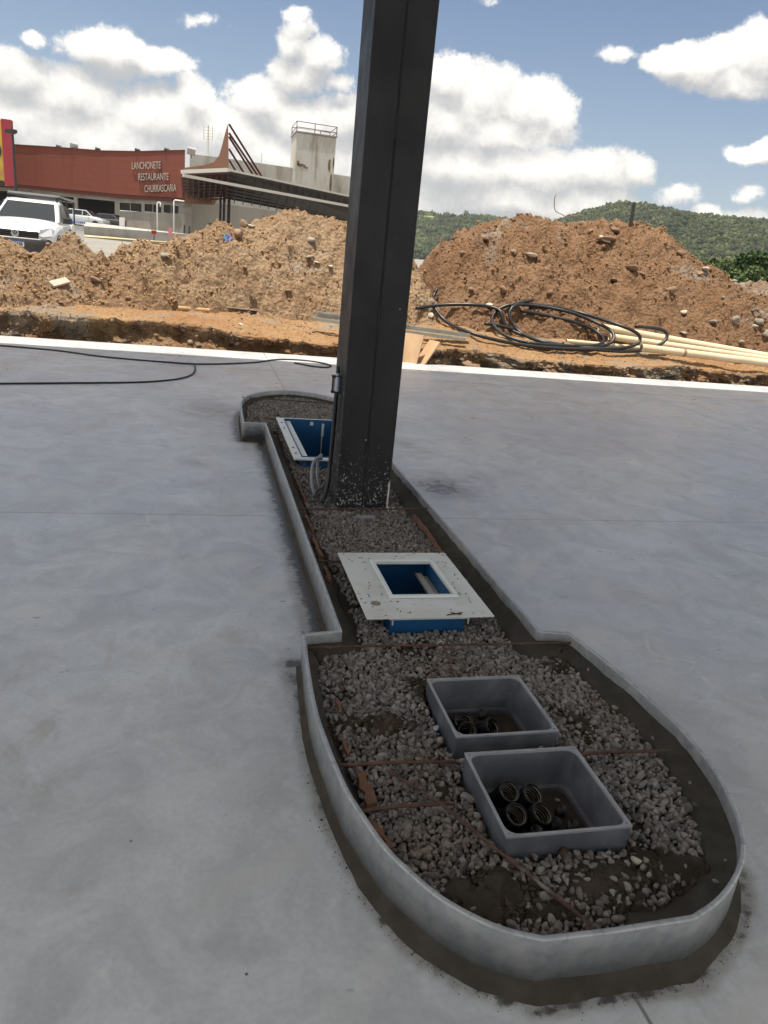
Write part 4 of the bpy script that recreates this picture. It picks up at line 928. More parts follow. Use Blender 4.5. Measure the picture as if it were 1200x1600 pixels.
for i, (px, py, sz, f_, lb) in enumerate([(830, 399, 11, .35, 'flat pale slab chip near the middle of the tall right heap'), (957, 437, 7, .6, 'orange tinted lump low on the middle of the tall right heap'), (1067, 488, 6, .6, 'pale square chip near the foot of the heap above the cream pipes'), (765, 477, 7, .6, 'pale stone near the foot of the heap beside the pipe coil'), (672, 492, 9, .7, 'pale rounded stone beside the loose end of the black pipe'), (1101, 420, 7, .5, 'light grey slab chip at the right shoulder of the tall heap'), (944, 374, 12, .25, 'broad flat concrete crust near the top of the tall heap')]):
    put(px, py, sz, 'rockW' if i != 1 else 'clay', lb, None, 80 + i, f_)
for i, (px, py, sz, f_, lb) in enumerate([(1148, 500, 6, 1, 'grey cube shaped stone in the middle of the low right heap'), (1185, 502, 7, .8, 'big grey stone near the right edge of the low heap'), (1178, 510, 5, .6, 'small grey stone touching the big one on the low right heap'), (1113, 503, 8, .4, 'flat grey stone left of the cube shaped one'),
        (1067, 520, 8, .3, 'flat grey stone at the foot of the low heap beside the raised pipe end'), (1158, 534, 5, .8, 'grey stone just above the cream pipes at the right'), (1196, 522, 6, 1.0, 'grey stone cut by the right edge above the pipes'), (1130, 466, 4, .6, 'small grey stone in the dip between the right heaps'), (1143, 440, 6, .5, 'reddish grey stone at the top of the dip between the right heaps')]):
    put(px, py, sz, 'rockG', lb, 'grey stones on the low heap at the right edge', 120 + i, f_)
for i, (px, py, sz, f_, lb) in enumerate([(258, 399, 8, .35, 'pale flat stone in the middle of the left heap'), (485, 377, 8, .8, 'grey stone high on the right part of the left heap'), (383, 417, 5, .5, 'tan lump below the blue plastic sheet'), (380, 350, 7, .8, 'tan block on the crest of the left heap by the shelter posts'), (330, 456, 5, .6, 'dark lump above the tan tube on the left heap'),
        (150, 437, 8, .5, 'dark clod above the left hollow of the left heap'), (310, 380, 5, .6, 'tan stone right of the pale flat one on the left heap'), (450, 455, 7, .5, 'tan lump low on the right part of the left heap'), (200, 466, 7, .4, 'orange lump at the foot of the left heap'), (52, 398, 8, .5, 'pinkish slab in the notch below the pickup'), (95, 473, 6, .4, 'brown lump at the left foot of the left heap')]):
    put(px, py, sz, 'rockB' if i not in (0, 1) else 'rockG', lb, 'tan stones lying on the long left heap', 160 + i, f_)
for i, (px, py, sz, f_, mt, lb) in enumerate([(392, 354, 7, .4, 'rockW', 'pale broken slab at the crest of the left heap by the roof posts'), (485, 401, 6, .3, 'rockW', 'white chip on the right slope of the left heap'), (495, 410, 5, .3, 'rockW', 'small white chip near the column on the left heap'), (517, 416, 6, .4, 'rockW', 'bright white fragment beside the column on the left heap'), (377, 508, 4, .8, 'rockW', 'tiny white pointed stone on the orange platform'), (735, 572, 17, .45, 'rockB', 'wide tan stone at the slab edge right of the planks')]):
    put(px, py, sz, mt, lb, None, 200 + i, f_, up=.1)
# ---- pale board chip on the left heap, blue bag, log, boards
def plank(a, b, wd, th, mat, name, label, cat, group=None, roll=0, bevel=.004):
    m_ = MB(); a = Vector(a); b = Vector(b); d_ = (b - a).normalized(); x_ = d_.cross(Vector((0, 0, 1))).normalized(); z_ = x_.cross(d_)
    Rr = Matrix.Rotation(roll, 3, d_); x_ = Rr @ x_; z_ = Rr @ z_
    m_.box((a + b) / 2, (wd, (b - a).length, th), rot=Matrix((x_, d_, z_)).transposed()); return tag(m_.build(name, M[mat], bevel=bevel), label, cat, group)
a, b = hit(80, 450), hit(106, 444)
plank(a + Vector((0, 0, .05)), b + Vector((0, 0, .06)), .12, .04, 'rockW', 'plaster_piece', 'white plaster piece lying low on the left heap', 'rubble', roll=.6)
a, b = hit(278, 485), hit(327, 489); m_ = MB(); m_.tube([a + Vector((0, 0, .035)), b + Vector((0, 0, .035))], .042, 14)
tag(m_.build('cardboard_tube', M['log'], smooth=True, bevel=.003), 'short thick tan tube lying on the orange platform', 'tube')
a, b = hit(356, 483), hit(402, 487); plank(a + Vector((0, 0, .03)), b + Vector((0, 0, .02)), .10, .015, 'profile', 'board_offcut', 'thin grey board offcut at the foot of the left heap', 'board')
a, b = hit(462, 494), hit(500, 500); plank(a + Vector((0, 0, .03)), b + Vector((0, 0, .03)), .035, .02, 'wood2', 'wooden_lath', 'thin weathered lath beside the bundle of metal channels', 'lath')
c_ = hit(357, 374); m_ = MB(); vs = []; 
for i in range(7):
    for j in range(5):
        u = i / 6; v_ = j / 4; vs.append(c_ + Vector(((u - .5) * .17 + .02 * math.sin(j * 2.), -.06 + .10 * v_ + .02 * math.sin(i * 2.2), -.06 + .15 * v_ * (1 - .5 * u) + .025 * math.sin(i * 3 + j * 2))))
fs = [(i * 5 + j, (i + 1) * 5 + j, (i + 1) * 5 + j + 1, i * 5 + j + 1) for i in range(6) for j in range(4)]
m_.add(vs, fs); o = m_.build('plastic_sheet', M['bluebag'], smooth=True); sm_ = o.modifiers.new('thick', 'SOLIDIFY'); sm_.thickness = .006
tag(o, 'crumpled blue plastic sheet half buried near the top of the left heap', 'plastic sheet')
# dark tarp-like brown block behind the blue sheet
put(372, 366, 9, 'wood2', 'dark brown lump behind the blue plastic sheet', None, 230, .8)
# ---- stakes
b = hit(985, 354); t_ = at(991, 317, b.y + .05); plank(b - Vector((0, 0, .3)), t_, .07, .05, 'darksteel', 'dark_stake', 'dark leaning stake stuck in the top of the tall right heap', 'stake')
b = hit(688, 388); t_ = at(690, 371, b.y); plank(b - Vector((0, 0, .2)), t_, .05, .04, 'wood2', 'wooden_stake', 'short wooden stake on the left shoulder of the right heap', 'stake')
b = hit(897, 342); yw = b.y
wp = [at(*p, yw) for p in [(888, 345), (884, 339), (878, 335), (868, 330), (866, 320), (867, 307), (870, 303)]]
wp2 = [at(*p, yw) for p in [(886, 341), (893, 337), (900, 337), (906, 342)]]
m_ = MB(); m_.tube(catmull([np.array(v) for v in wp], .05) + [np.array(wp[-1])], .008, 6); m_.tube(catmull([np.array(v) for v in wp2], .05) + [np.array(wp2[-1])], .007, 6)
tag(m_.build('bent_wire', M['wood2'], smooth=True), 'thin bent wire sticking up from the crest of the tall right heap', 'wire')
# ---- black pipe coil
def on_slope(px, py):
    """the coil lies on the platform and leans on the foot of the heap"""
    r = ray(px, py); y1_, k_ = 12.15, .38; z0 = .34
    t = (z0 - H) / r[2] if r[2] < 0 else 1e9
    if r[1] * t > y1_ or t > 1e8: t = (z0 - k_ * y1_ - H) / (r[2] - k_ * r[1])
    return np.array([r[0] * t, r[1] * t, H + r[2] * t])
def Z5(pts): return [(620 + x * .48333, 440 + y * .48333) for x, y in pts]
loops = [[(400, 99), (470, 112), (560, 131), (640, 162), (671, 188), (662, 207), (620, 214), (520, 212), (420, 203), (350, 181), (312, 150), (304, 118), (325, 92), (360, 80), (400, 79), (470, 86), (560, 104), (640, 136), (700, 166), (712, 188), (698, 206), (655, 215), (560, 214), (470, 200), (400, 172), (365, 135), (358, 100), (372, 82), (420, 78), (500, 86), (600, 108), (700, 140), (775, 168), (795, 190), (775, 212), (700, 223), (600, 219), (500, 213), (420, 204)],
         [(130, 28), (117, 52), (117, 80), (132, 108), (165, 140), (220, 165), (280, 185), (360, 203), (440, 215), (540, 222), (640, 225), (740, 232), (820, 222), (862, 204), (883, 180), (872, 163), (835, 156), (770, 150)],
         [(62, 91), (120, 83), (180, 79), (250, 80), (310, 88), (345, 100), (335, 130), (350, 155), (400, 176), (470, 196), (540, 207)],
         [(283, 141), (330, 147), (380, 160)], [(385, 76), (438, 65)]]
m_ = MB()
for k_, L_ in enumerate(loops):
    P_ = []
    for p in Z5(L_):
        h_ = np.array(hit(*p)); e_ = np.array([0, 0, H]) - h_; P_.append(h_ + e_ / np.linalg.norm(e_) * float(np.clip((p[0] - 925) / 50, 0, 1)) * max(0, h_[1] - 12.45) * 1.0)
    P_ = catmull(P_, .06) + [P_[-1]]
    for _ in range(6): P_ = [P_[0]] + [(P_[i - 1] + P_[i] * 2 + P_[i + 1]) / 4 for i in range(1, len(P_) - 1)] + [P_[-1]]
    eye = np.array([0, 0, H]); P_ = [p + (eye - p) / np.linalg.norm(eye - p) * (.07 + .02 * ((i // 14 + k_) % 4)) + np.array([0, 0, .03]) for i, p in enumerate(P_)]
    for _ in range(4): P_ = [P_[0]] + [(P_[i - 1] + P_[i] * 2 + P_[i + 1]) / 4 for i in range(1, len(P_) - 1)] + [P_[-1]]
    m_.tube(P_, .031, 12)
coil = tag(m_.build('pipe_coil', M['blackpipe'], smooth=True), 'loosely coiled black plastic pipe lying on the earth at the foot of the right heap', 'pipe coil')
cc_ = hit(*Z5([(374, 84)])[0]) + Vector((0, -.08, .05)); MB().tube([cc_ + Vector((.05 * math.cos(a), .02, .05 * math.sin(a))) for a in np.linspace(0, 6.2, 12)], .006, 6).build('tie', M['wood2'], coil)
# ---- cream pvc pipes
def pipe(p0, Y0, p1, Y1, r, label):
    a = at(*p0, Y0); b = at(*p1, Y1); d_ = (b - a); b = a + d_ * 1.3; m_ = MB(); ax = (b - a).normalized(); L_ = (b - a).length
    m_.lathe(a, [(r * .86, .30), (r * .86, 0), (r * 1.0, 0), (r, .002), (r, L_)], 24, ax); o = m_.build('pvc_pipe', M['pvc'], smooth=True); o.data.set_sharp_from_angle(angle=math.radians(40))
    return tag(o, label, 'pipe', 'cream plastic pipes on the earth at the right')
pipe((936, 511), 13.1, (1200, 557), 12.55, .070, 'uppermost cream pipe, its open end raised on the black coil')
pipe((952, 526), 12.9, (1200, 562), 12.35, .064, 'cream pipe passing beneath the uppermost one')
pp_ = pipe((1002, 543), 12.35, (1200, 567.5), 12.05, .068, 'lowest cream pipe nearest the slab with a dark coupling band')
pipe((1090, 546), 12.75, (1200, 565), 12.55, .05, 'short cream pipe end lying on top at the far right')
pipe((885, 533), 12.75, (1010, 545), 12.6, .04, 'thin pale pipe under the coil left of the cream pipes')
a_, b_ = at(1002, 543, 12.35), at(1200, 567.5, 12.05); ax = (b_ - a_).normalized(); c0 = a_ + (b_ - a_) * .33
MB().lathe(c0 - ax * .03, [(.0685, 0), (.0715, .01), (.0715, .05), (.0685, .06)], 20, ax).build('coupling_band', M['wood2'], pp_)
# ---- metal channels behind the column and planks
def prof(p0, p1, z0, z1, wd, ht, label):
    a = at(*p0, z0); b = at(*p1, z1); d_ = (b - a).normalized(); x_ = Vector((d_.y, -d_.x, 0)).normalized(); z_ = Vector((0, 0, 1)); t = .006
    sec = [(-wd / 2, 0), (wd / 2, 0), (wd / 2, ht), (wd / 2 - .02, ht), (wd / 2 - .02, ht - t), (wd / 2 - t, ht - t), (wd / 2 - t, t), (-wd / 2 + t, t), (-wd / 2 + t, ht - t), (-wd / 2 + .02, ht - t), (-wd / 2 + .02, ht), (-wd / 2, ht)]
    m_ = MB(); m_.prism([a + x_ * u + z_ * v_ for u, v_ in sec], b - a); return tag(m_.build('metal_channel', M['profile']), label, 'channel', 'galvanised channels lying behind the column')
prof((486, 500), (727, 533), 12.75, 12.15, .10, .05, 'front galvanised channel of the bundle, longest')
prof((493, 494), (733, 527), 12.9, 12.3, .10, .06, 'rear galvanised channel of the bundle')
prof((497, 489), (640, 509), 12.85, 12.5, .09, .03, 'thin galvanised strip on top of the bundle')
def wplank(p0, y0_, p1, y1_, wd, label):
    a = at(*p0, y0_); b = at(*p1, y1_); return plank(a, b, wd, .025, 'wood', 'wooden_plank', label, 'plank', 'pale planks leaning on the bank right of the column', roll=0)
wplank((634, 573), 11.62, (648, 522), 11.74, .36, 'pale pine plank leaning on the bank, partly hidden by the column')
wplank((653, 572), 11.60, (680, 533), 11.70, .27, 'pale pine plank leaning aslant beside the other one')
# ================================================================== far terrain
MB().b2((-3000, -600, -.5), (3000, 4200, -.42)).build('terrain', M['grassland'])['kind'] = 'structure'
def hill(name, pts, Yr, depth, x0, x1, label, seed, base=-5, nx=90, ny=50):
    rd = np.array([tuple(at(px, py, Yr)) for px, py in pts]); xs = np.linspace(x0, x1, nx); rz = np.interp(xs, rd[:, 0], rd[:, 2]); V = []
    for k in range(ny):
        t = k / (ny - 1) * 1.7; y_ = Yr - depth + depth * t
        prof = math.sin(min(t, 1) * math.pi / 2) ** .9 if t <= 1 else math.cos((t - 1) * math.pi / 2 / .75)
        V.append(np.stack([xs, np.full(nx, y_), base + (rz - base) * prof], 1))
    V = np.concatenate(V); V[:, 2] += (fbm(V + seed * 91, .009, 4) - .5) * 20 - 2 * np.clip((V[:, 2] - base) / 30, 0, 1)
    o = mesh_np(name, V, grid_faces(nx, ny), M['hillfloor'], smooth=True); tag(o, label, kind='structure'); return V.reshape(ny, nx, 3)
h1 = hill('far_hill', [(300, 395), (500, 372), (600, 352), (640, 338), (668, 334), (700, 347), (745, 342), (790, 347), (850, 352), (900, 360), (1000, 380)], 950, 420, -400, 900, 'wooded hill on the skyline between the column and the right heap', 1)
h2 = hill('near_hill', [(700, 440), (800, 385), (850, 360), (890, 350), (925, 336), (960, 330), (1000, 333), (1050, 342), (1100, 350), (1150, 356), (1200, 356), (1300, 350), (1500, 345), (1700, 380)], 620, 360, 60, 1100, 'wooded hill rising on the right behind the heaps', 2)
# forest: leafy crowns as many lumpy clumps, one mass per hill
def crown_shapes(n):
    V0, F0 = ico(1); out = []
    for i in range(n):
        v = V0 * (1 + 1.3 * (fbm(V0 * 1.3 + i * 9, 1.6, 4, .8) - .5)[:, None] + rng.normal(0, .16, (len(V0), 1))); v[:, 2] = v[:, 2] * rng.uniform(.9, 1.4); out.append(v)
    return out, F0
cs, cf = crown_shapes(12)
def forest(name, G, n, xlim, smin, smax, label, nleaf):
    ny, nx, _ = G.shape; u = rng.random(n) * (nx - 1.01); v_ = rng.random(n) ** .8 * (ny * .66); i = v_.astype(int); j = u.astype(int); fu = (u - j)[:, None]; fv = (v_ - i)[:, None]
    p = G[i, j] * (1 - fu) * (1 - fv) + G[i, j + 1] * fu * (1 - fv) + G[i + 1, j] * (1 - fu) * fv + G[i + 1, j + 1] * fu * fv
    a_ = p[:, 0] / p[:, 1]; k = (a_ > xlim[0]) & (a_ < xlim[1]) & ((p[:, 2] - 1.5) / p[:, 1] > .006); p = p[k]
    clr = atc[0]; k = ((p[:, 0] - clr[0]) / 14) ** 2 + ((p[:, 2] - clr[2]) / 5) ** 2 > 1 if name == 'far_forest' else np.ones(len(p), bool); p = p[k]
    s_ = rng.uniform(smin, smax, len(p)) * np.where(rng.random(len(p)) < .12, 1.35, 1); p[:, 2] += s_ * rng.uniform(.2, 1.5, len(p))
    o = tag(scatter(name, p, s_, cs, cf, M['forest'], tilt=.2, smooth=False), label, kind='stuff')
    m_ = rng.integers(0, len(p), nleaf); dd = rng.normal(size=(nleaf, 3)); dd /= np.linalg.norm(dd, axis=1)[:, None]; dd[:, 2] = np.abs(dd[:, 2]); dd[:, 1] = -np.abs(dd[:, 1])
    p2 = p[m_] + dd * s_[m_][:, None] * np.array([.95, .95, 1.1]); s2 = s_[m_] * rng.uniform(.16, .38, nleaf)
    tag(scatter(name + '_leaves', p2, s2, shp1, fc1, M['forest']), label.replace('dense green wood', 'leaf clumps of the wood'), kind='stuff'); return o
atc = [tuple(at(672, 344, 900))]
forest('far_forest', h1, 70000, (.22, .60), 1.4, 2.9, 'dense green wood covering the far hill', 70000)
forest('near_forest', h2, 120000, (.36, 1.0), .7, 1.8, 'dense green wood covering the right hill', 140000)
cl_ = at(672, 345, 890); V0, F0 = ico(3); V0 = V0 * (1 + .25 * (fbm(V0, 2, 3) - .5)[:, None]) * np.array([15, 7, 5.5]) + np.array(cl_)
tag(mesh_np('pasture', V0, F0, M['clearing'], smooth=True), 'pale green grassy clearing high on the far hill', kind='structure')
# ---- nearer trees standing beyond the right heap
def tree(px, base_py, top_py, Y, wid, mat, label, cat, seed, n=2600, ls=.16, name='leafy_tree', lobes=9):
    r_ = np.random.default_rng(seed); b = at(px, base_py, Y); tp = at(px, top_py, Y); h = tp.z - (-.4); t = empty(name, (b.x, Y, -.45), label, cat, 'trees beyond the heap at the right')
    m_ = LB(); tr = [Vector((0, 0, 0)), Vector((.1, 0, h * .3)), Vector((-.05, .1, h * .6)), Vector((0, 0, h * .85))]; m_.tube(tr, [h * .03, h * .024, h * .016, h * .006], 8)
    cents = []
    for k in range(lobes):
        a = r_.uniform(0, 6.28); rr_ = wid * r_.uniform(.2, .75); c = Vector((rr_ * math.cos(a), rr_ * math.sin(a), h * r_.uniform(.35, .9))); cents.append((c, wid * r_.uniform(.3, .5)))
        m_.tube([Vector((0, 0, h * r_.uniform(.2, .5))), c * .6 + Vector((0, 0, c.z * .35)), c], [h * .012, h * .008, h * .003], 5)
    m_.build('trunk', M['bark'], t)
    pts = []; per = n // lobes
    for c, rad in cents:
        d_ = r_.normal(size=(per, 3)); d_ /= np.linalg.norm(d_, axis=1)[:, None]; pts.append(np.array(c) + d_ * rad * r_.uniform(.55, 1.08, (per, 1)) * np.array([1, 1, .75]))
    pts = np.concatenate(pts); n_ = len(pts); Rm = rotm(n_); q_ = np.array([[-.5, 0, 0], [0, -.32, .05], [.6, 0, 0], [0, .32, .05]]) * ls
    V = np.einsum('nij,vj->nvi', Rm, q_) * r_.uniform(.6, 1.3, (n_, 1, 1)) + pts[:, None]
    o = mesh_np('crown', V.reshape(-1, 3), np.arange(n_ * 4).reshape(-1, 4), M[mat], t); return t
tree(1118, 450, 386, 46, 2.2, 'leafA', 'dark bushy tree just right of the shoulder of the tall heap', 'tree', 1, 4200, .26)
tree(1146, 450, 404, 40, 1.7, 'leafB', 'bright green bushy tree in the dip between the right heaps', 'tree', 2, 4200, .24)
tree(1166, 450, 390, 52, 2.4, 'leafB', 'mid green tree behind the bright bush in the dip', 'tree', 3, 4200, .28)
tree(1192, 450, 392, 44, 2.0, 'leafA', 'dark tree at the right edge above the low heap', 'tree', 4, 4500, .26)
tree(1232, 450, 384, 48, 2.4, 'leafA', 'dark tree cut by the right edge of the picture', 'tree', 5, 3000, .28)
# ================================================================== paved yard behind the heaps
zy = lambda Y: np.interp(Y, [18, 20, 24, 60, 80, 130], [.45, .56, .66, 1.15, 1.9, 2.3])
ysd = np.array([18.5, 19, 20, 22, 24, 30, 40, 50, 60, 70, 80, 100, 130]); xsd = np.linspace(-70, 30, 21); GX, GY = np.meshgrid(xsd, ysd)
tag(mesh_np('paved_yard', P3(GX, GY, zy(GY)), grid_faces(21, 13), M['road']), 'grey paved yard between the heap and the red building', kind='structure')
# ================================================================== red building
bd = empty('restaurant_building', (at(150, 340, 90).x, 92, 1.9), 'long low building with curved red brown upper wall, pale lettering and concrete ground floor', 'building')
PATH = [(-60, 93), (18, 92), (60, 91.2), (110, 89.8), (160, 88), (200, 86), (240, 83.5), (289, 80)]
TOPY = [(-60, 224), (18, 226), (90, 230.5), (160, 236), (215, 237), (289, 235)]
BOTY = [(-60, 290), (18, 293), (107, 302), (181, 309), (289, 316)]
def yat(px): return float(np.interp(px, [p[0] for p in PATH], [p[1] for p in PATH]))
def curved(px0, px1, topf, botf, off, thick, step=8):
    """wall strip following the curve of the facade"""
    m_ = MB(); pxs = np.linspace(px0, px1, max(2, int((px1 - px0) / step))); f_t = []; f_b = []
    for px in pxs:
        Y = yat(px) + off; f_t.append(at(px, topf(px), Y)); f_b.append(at(px, botf(px), Y))
    n = len(pxs); vs = f_t + [Vector((a.x, a.y, b.z)) for a, b in zip(f_t, f_b)]; vs += [v + Vector((0, thick, 0)) for v in vs]
    fs = []
    for i in range(n - 1): fs += [(i, i + 1, n + i + 1, n + i), (2 * n + i, 3 * n + i, 3 * n + i + 1, 2 * n + i + 1), (i, 2 * n + i, 2 * n + i + 1, i + 1), (n + i, n + i + 1, 3 * n + i + 1, 3 * n + i)]
    fs += [(0, n, 3 * n, 2 * n), (n - 1, 3 * n - 1, 4 * n - 1, 2 * n - 1)]; m_.add(vs, fs); return m_
tY = lambda px: float(np.interp(px, [p[0] for p in TOPY], [p[1] for p in TOPY])); bY = lambda px: float(np.interp(px, [p[0] for p in BOTY], [p[1] for p in BOTY]))
curved(-60, 289, tY, lambda p: bY(p) - 6, 0, .5).build('cladding', M['redwall'], bd)
curved(-60, 289, lambda p: bY(p) - 6.4, bY, .25, .4).build('lower_band', M['redband'], bd)
curved(-60, 289, lambda p: tY(p) - 1.2, lambda p: tY(p) - .1, -.1, .75).build('coping', M['redband'], bd)
curved(-60, 182, lambda p: bY(p) + .3, lambda p: bY(p) + 5.5, .6, .5).build('beam', M['conc'], bd)
# ground floor: recess, pillars, wall with three windows
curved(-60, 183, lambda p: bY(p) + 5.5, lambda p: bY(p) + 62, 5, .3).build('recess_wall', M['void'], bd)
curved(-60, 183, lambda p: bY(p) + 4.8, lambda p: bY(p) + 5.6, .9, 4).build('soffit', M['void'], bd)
for px in (-20, 48, 118, 182):
    a = at(px - 3, bY(px) + 4, yat(px) + .5); b = at(px + 3, bY(px) + 4, yat(px) + .5); MB().b2((a.x, a.y, 1.2), (b.x, a.y + .5, a.z)).build('pillar', M['conc'], bd)
wz = []
def wallp(pa, pb, ya, yb, name='wall', off=.6):
    mm_ = curved(pa, pb, lambda p: ya if not callable(ya) else ya(p), lambda p: yb if not callable(yb) else yb(p), off, .3, 10); return mm_.build(name, M['conc'], bd)
w3 = [(187, 221, 317, 330), (226, 252, 319, 331.5), (256, 279, 321, 333)]
wallp(182, 300, lambda p: bY(p) + .3, 317.5 if 0 else (lambda p: np.interp(p, [182, 300], [316.5, 322])), 'wall')
wallp(182, 300, lambda p: np.interp(p, [182, 300], [329.2, 334.6]), 372, 'wall')
prev = 182
for (pa, pb, ya, yb) in w3:
    wallp(prev, pa, lambda p: np.interp(p, [182, 300], [316.3, 321.8]), lambda p: np.interp(p, [182, 300], [329.4, 334.8]), 'wall', .605); prev = pb
    a = at(pa, ya - 1, yat(pa) + .78); b = at(pb, yb + 1, yat(pb) + .78); wf = MB().prism([a, (b.x, b.y, a.z), b, (a.x, a.y, b.z)], (0, .08, 0)).build('window', M['void'], bd)
    for f_ in ((.5,) if pa != 226 else (.62,)):
        MB().b2((a.x + (b.x - a.x) * f_ - .04, (a.y + b.y) / 2 - .12, b.z), (a.x + (b.x - a.x) * f_ + .04, (a.y + b.y) / 2 - .04, a.z)).build('mullion', M['conc'], wf) if 0 else MB().box(((a.x + b.x) / 2, (a.y + b.y) / 2 - .06, (a.z + b.z) / 2), (.09, .05, a.z - b.z)).build('mullion', M['conc'], bd)
wallp(279, 300, lambda p: np.interp(p, [182, 300], [316.3, 321.8]), lambda p: np.interp(p, [182, 300], [329.4, 334.8]), 'wall', .605)
# concrete rear block
def block(pts_top, Ys, zbase, thick, name, mat, par):
    m_ = MB(); T = [at(px, py, Y) for (px, py), Y in zip(pts_top, Ys)]; n = len(T)
    vs = T + [Vector((p.x, p.y, zbase)) for p in T]; vs += [v + Vector((0, thick, 0)) for v in vs]; fs = []
    for i in range(n - 1): fs += [(i, i + 1, n + i + 1, n + i), (2 * n + i, 3 * n + i, 3 * n + i + 1, 2 * n + i + 1), (i, 2 * n + i, 2 * n + i + 1, i + 1), (n + i, n + i + 1, 3 * n + i + 1, 3 * n + i)]
    fs += [(0, n, 3 * n, 2 * n), (n - 1, 3 * n - 1, 4 * n - 1, 2 * n - 1)]; m_.add(vs, fs); return m_.build(name, mat, par)
block([(296.5, 240.5), (337, 245), (372, 250), (459, 262.5), (560, 278)], [88, 88, 88.5, 89.5, 91], .8, 10, 'rear_block', M['render'], bd)
block([(296.5, 240.0), (337, 244.5), (372, 249.5), (459, 262)], [87.9, 87.9, 88.4, 89.4], 0, 0.4, 'x', M['darkroof'], bd) if 0 else None
block([(300, 311), (335, 317), (372, 322), (545, 345), (590, 349)], [83, 84, 85, 87, 88], .8, .4, 'wall', M['conc'], bd)
# sail-shaped parapet with stays
prof_ = [(289, 262), (320, 258), (335, 252.5), (342.5, 242.5), (347.5, 225), (352.5, 205), (356.5, 192), (357.5, 268), (289, 268)]
Ys_ = 78.5; MB().prism([at(px, py, Ys_) for px, py in prof_], (0, .6, 0)).build('curved_parapet', M['terra'], bd)
MB().prism([at(px, py, 77.9) for px, py in [(288, 256 + 6), (357, 268), (357, 285), (335, 320), (289, 318)]], (0, .3, 0)).build('parapet_base', M['terra'], bd)
for a_, b_ in [((358, 194), (411, 279)), ((358, 208), (403.5, 275.5)), ((358, 214), (396, 274)), ((358, 233), (382, 271.5)), ((358, 250), (369, 268.5))]:
    a = at(*a_, 78.5); b = at(*b_, 80.5); MB().tube([a, b], .10, 6).build('stay', M['redbar'], bd)
# water tower
tw_ = empty('water_tower', (at(490, 260, 88).x, 90, 1.9), 'weathered white concrete water tower with a rusty railing on top', 'water tower')
A, B_ = at(463.5, 206, 87.6), at(525.5, 216, 87.6); zt = (A.z + B_.z) / 2; zt = at(494, 210.5, 87.6).z
MB().b2((A.x, 87.6, .8), (B_.x, 92.4, zt)).build('tower_shaft', M['render'], tw_, bevel=.05)
MB().b2((A.x - .1, 87.5, zt), (B_.x + .1, 92.5, zt + .12)).build('top_slab', M['conc'], tw_)
m_ = MB()
for (x_, y_) in [(A.x, 87.6), (B_.x, 87.6), (A.x, 92.3), (B_.x, 92.3), ((A.x * .55 + B_.x * .45), 87.6), (A.x * .25 + B_.x * .75, 92.3)]: m_.tube([(x_, y_, zt), (x_, y_, zt + 1.05)], .045, 6)
for zz in (.5, 1.05):
    m_.tube([(A.x, 87.6, zt + zz), (B_.x, 87.6, zt + zz - .05), (B_.x, 92.3, zt + zz), (A.x, 92.3, zt + zz), (A.x, 87.6, zt + zz)], .04, 6)
m_.build('railing', M['redbar'], tw_)
# stains of the tower: rusty spalled patches as thin render loss
M['stain'] = pmat('spalled_patch', (.10, .07, .05), .95, 0, (.20, .13, .08), 1.5, (.3, .7))
for (px, py, w_, h_) in [(514.5, 258, .32, 1.5), (517, 285, .3, 2.2), (521, 255, .18, 1.2), (470, 258, 1.1, .35), (478, 262, .7, .2), (461 + 5, 254, .3, .5)]:
    p_ = at(px, py, 87.575); k_ = 9; m_ = MB(); m_.prism([Vector((p_.x + w_ * .5 * math.cos(a) * rng.uniform(.7, 1.1), 87.575, p_.z + h_ * .5 * math.sin(a) * rng.uniform(.75, 1.1))) for a in np.linspace(0, 5.9, k_)], (0, .03, 0)); m_.build('spalled_patch', M['stain'], tw_)
# lettering on the red wall, following its curve
def text(s_, px0, px1, py0, py1, Y0, Y1, mat, name, par, depth=.06, sx=None):
    cu = bpy.data.curves.new(name, 'FONT'); cu.body = s_; cu.extrude = .5; cu.align_x = 'LEFT'; o = bpy.data.objects.new(name, cu); C.objects.link(o)
    bpy.context.view_layer.update(); me = bpy.data.meshes.new_from_object(o); bpy.data.objects.remove(o); bpy.data.curves.remove(cu)
    co = np.array([v.co[:] for v in me.vertices]); mn = co.min(0); mx = co.max(0); u = (co[:, 0] - mn[0]) / (mx[0] - mn[0]); v_ = (co[:, 1] - mn[1]) / (mx[1] - mn[1])
    TL = at(px0, py0, Y0); BR = at(px1, py1, Y1); BL_ = at(px0, py0 + (py1 - py0), Y0) if 0 else None
    hgt = sx; X = TL.x + (BR.x - TL.x) * u; Yv = TL.y + (BR.y - TL.y) * u; zt_ = TL.z + (BR.z + hgt - TL.z) * u
    Zv = zt_ - hgt * (1 - v_); Yv = Yv - depth - .02 + depth * (co[:, 2] > 0) * 0 + np.where(co[:, 2] > 0, 0, depth)
    V = np.stack([X, Yv, Zv], 1) - np.array(par.location); me.vertices.foreach_set('co', V.astype(np.float32).ravel()); me.update(); o = link(name, me, mat, par)
    bm = bmesh.new(); bm.from_mesh(me); bmesh.ops.recalc_face_normals(bm, faces=bm.faces); bm.to_mesh(me); bm.free(); return o
for s_, a, b, y0_, y1_ in [('LANCHONETE', 206, 251, 253.5, 263.5), ('RESTAURANTE', 216, 263.5, 271, 281.5), ('CHURRASCARIA', 226, 275.5, 289.5, 299)]:
    Y0, Y1 = yat(a) - .12, yat(b) - .12; hg_ = 9.2 / F * 82
    text(s_, a, b, y0_, y1_, Y0, Y1, M['letter'], 'lettering', bd, .12, hg_)
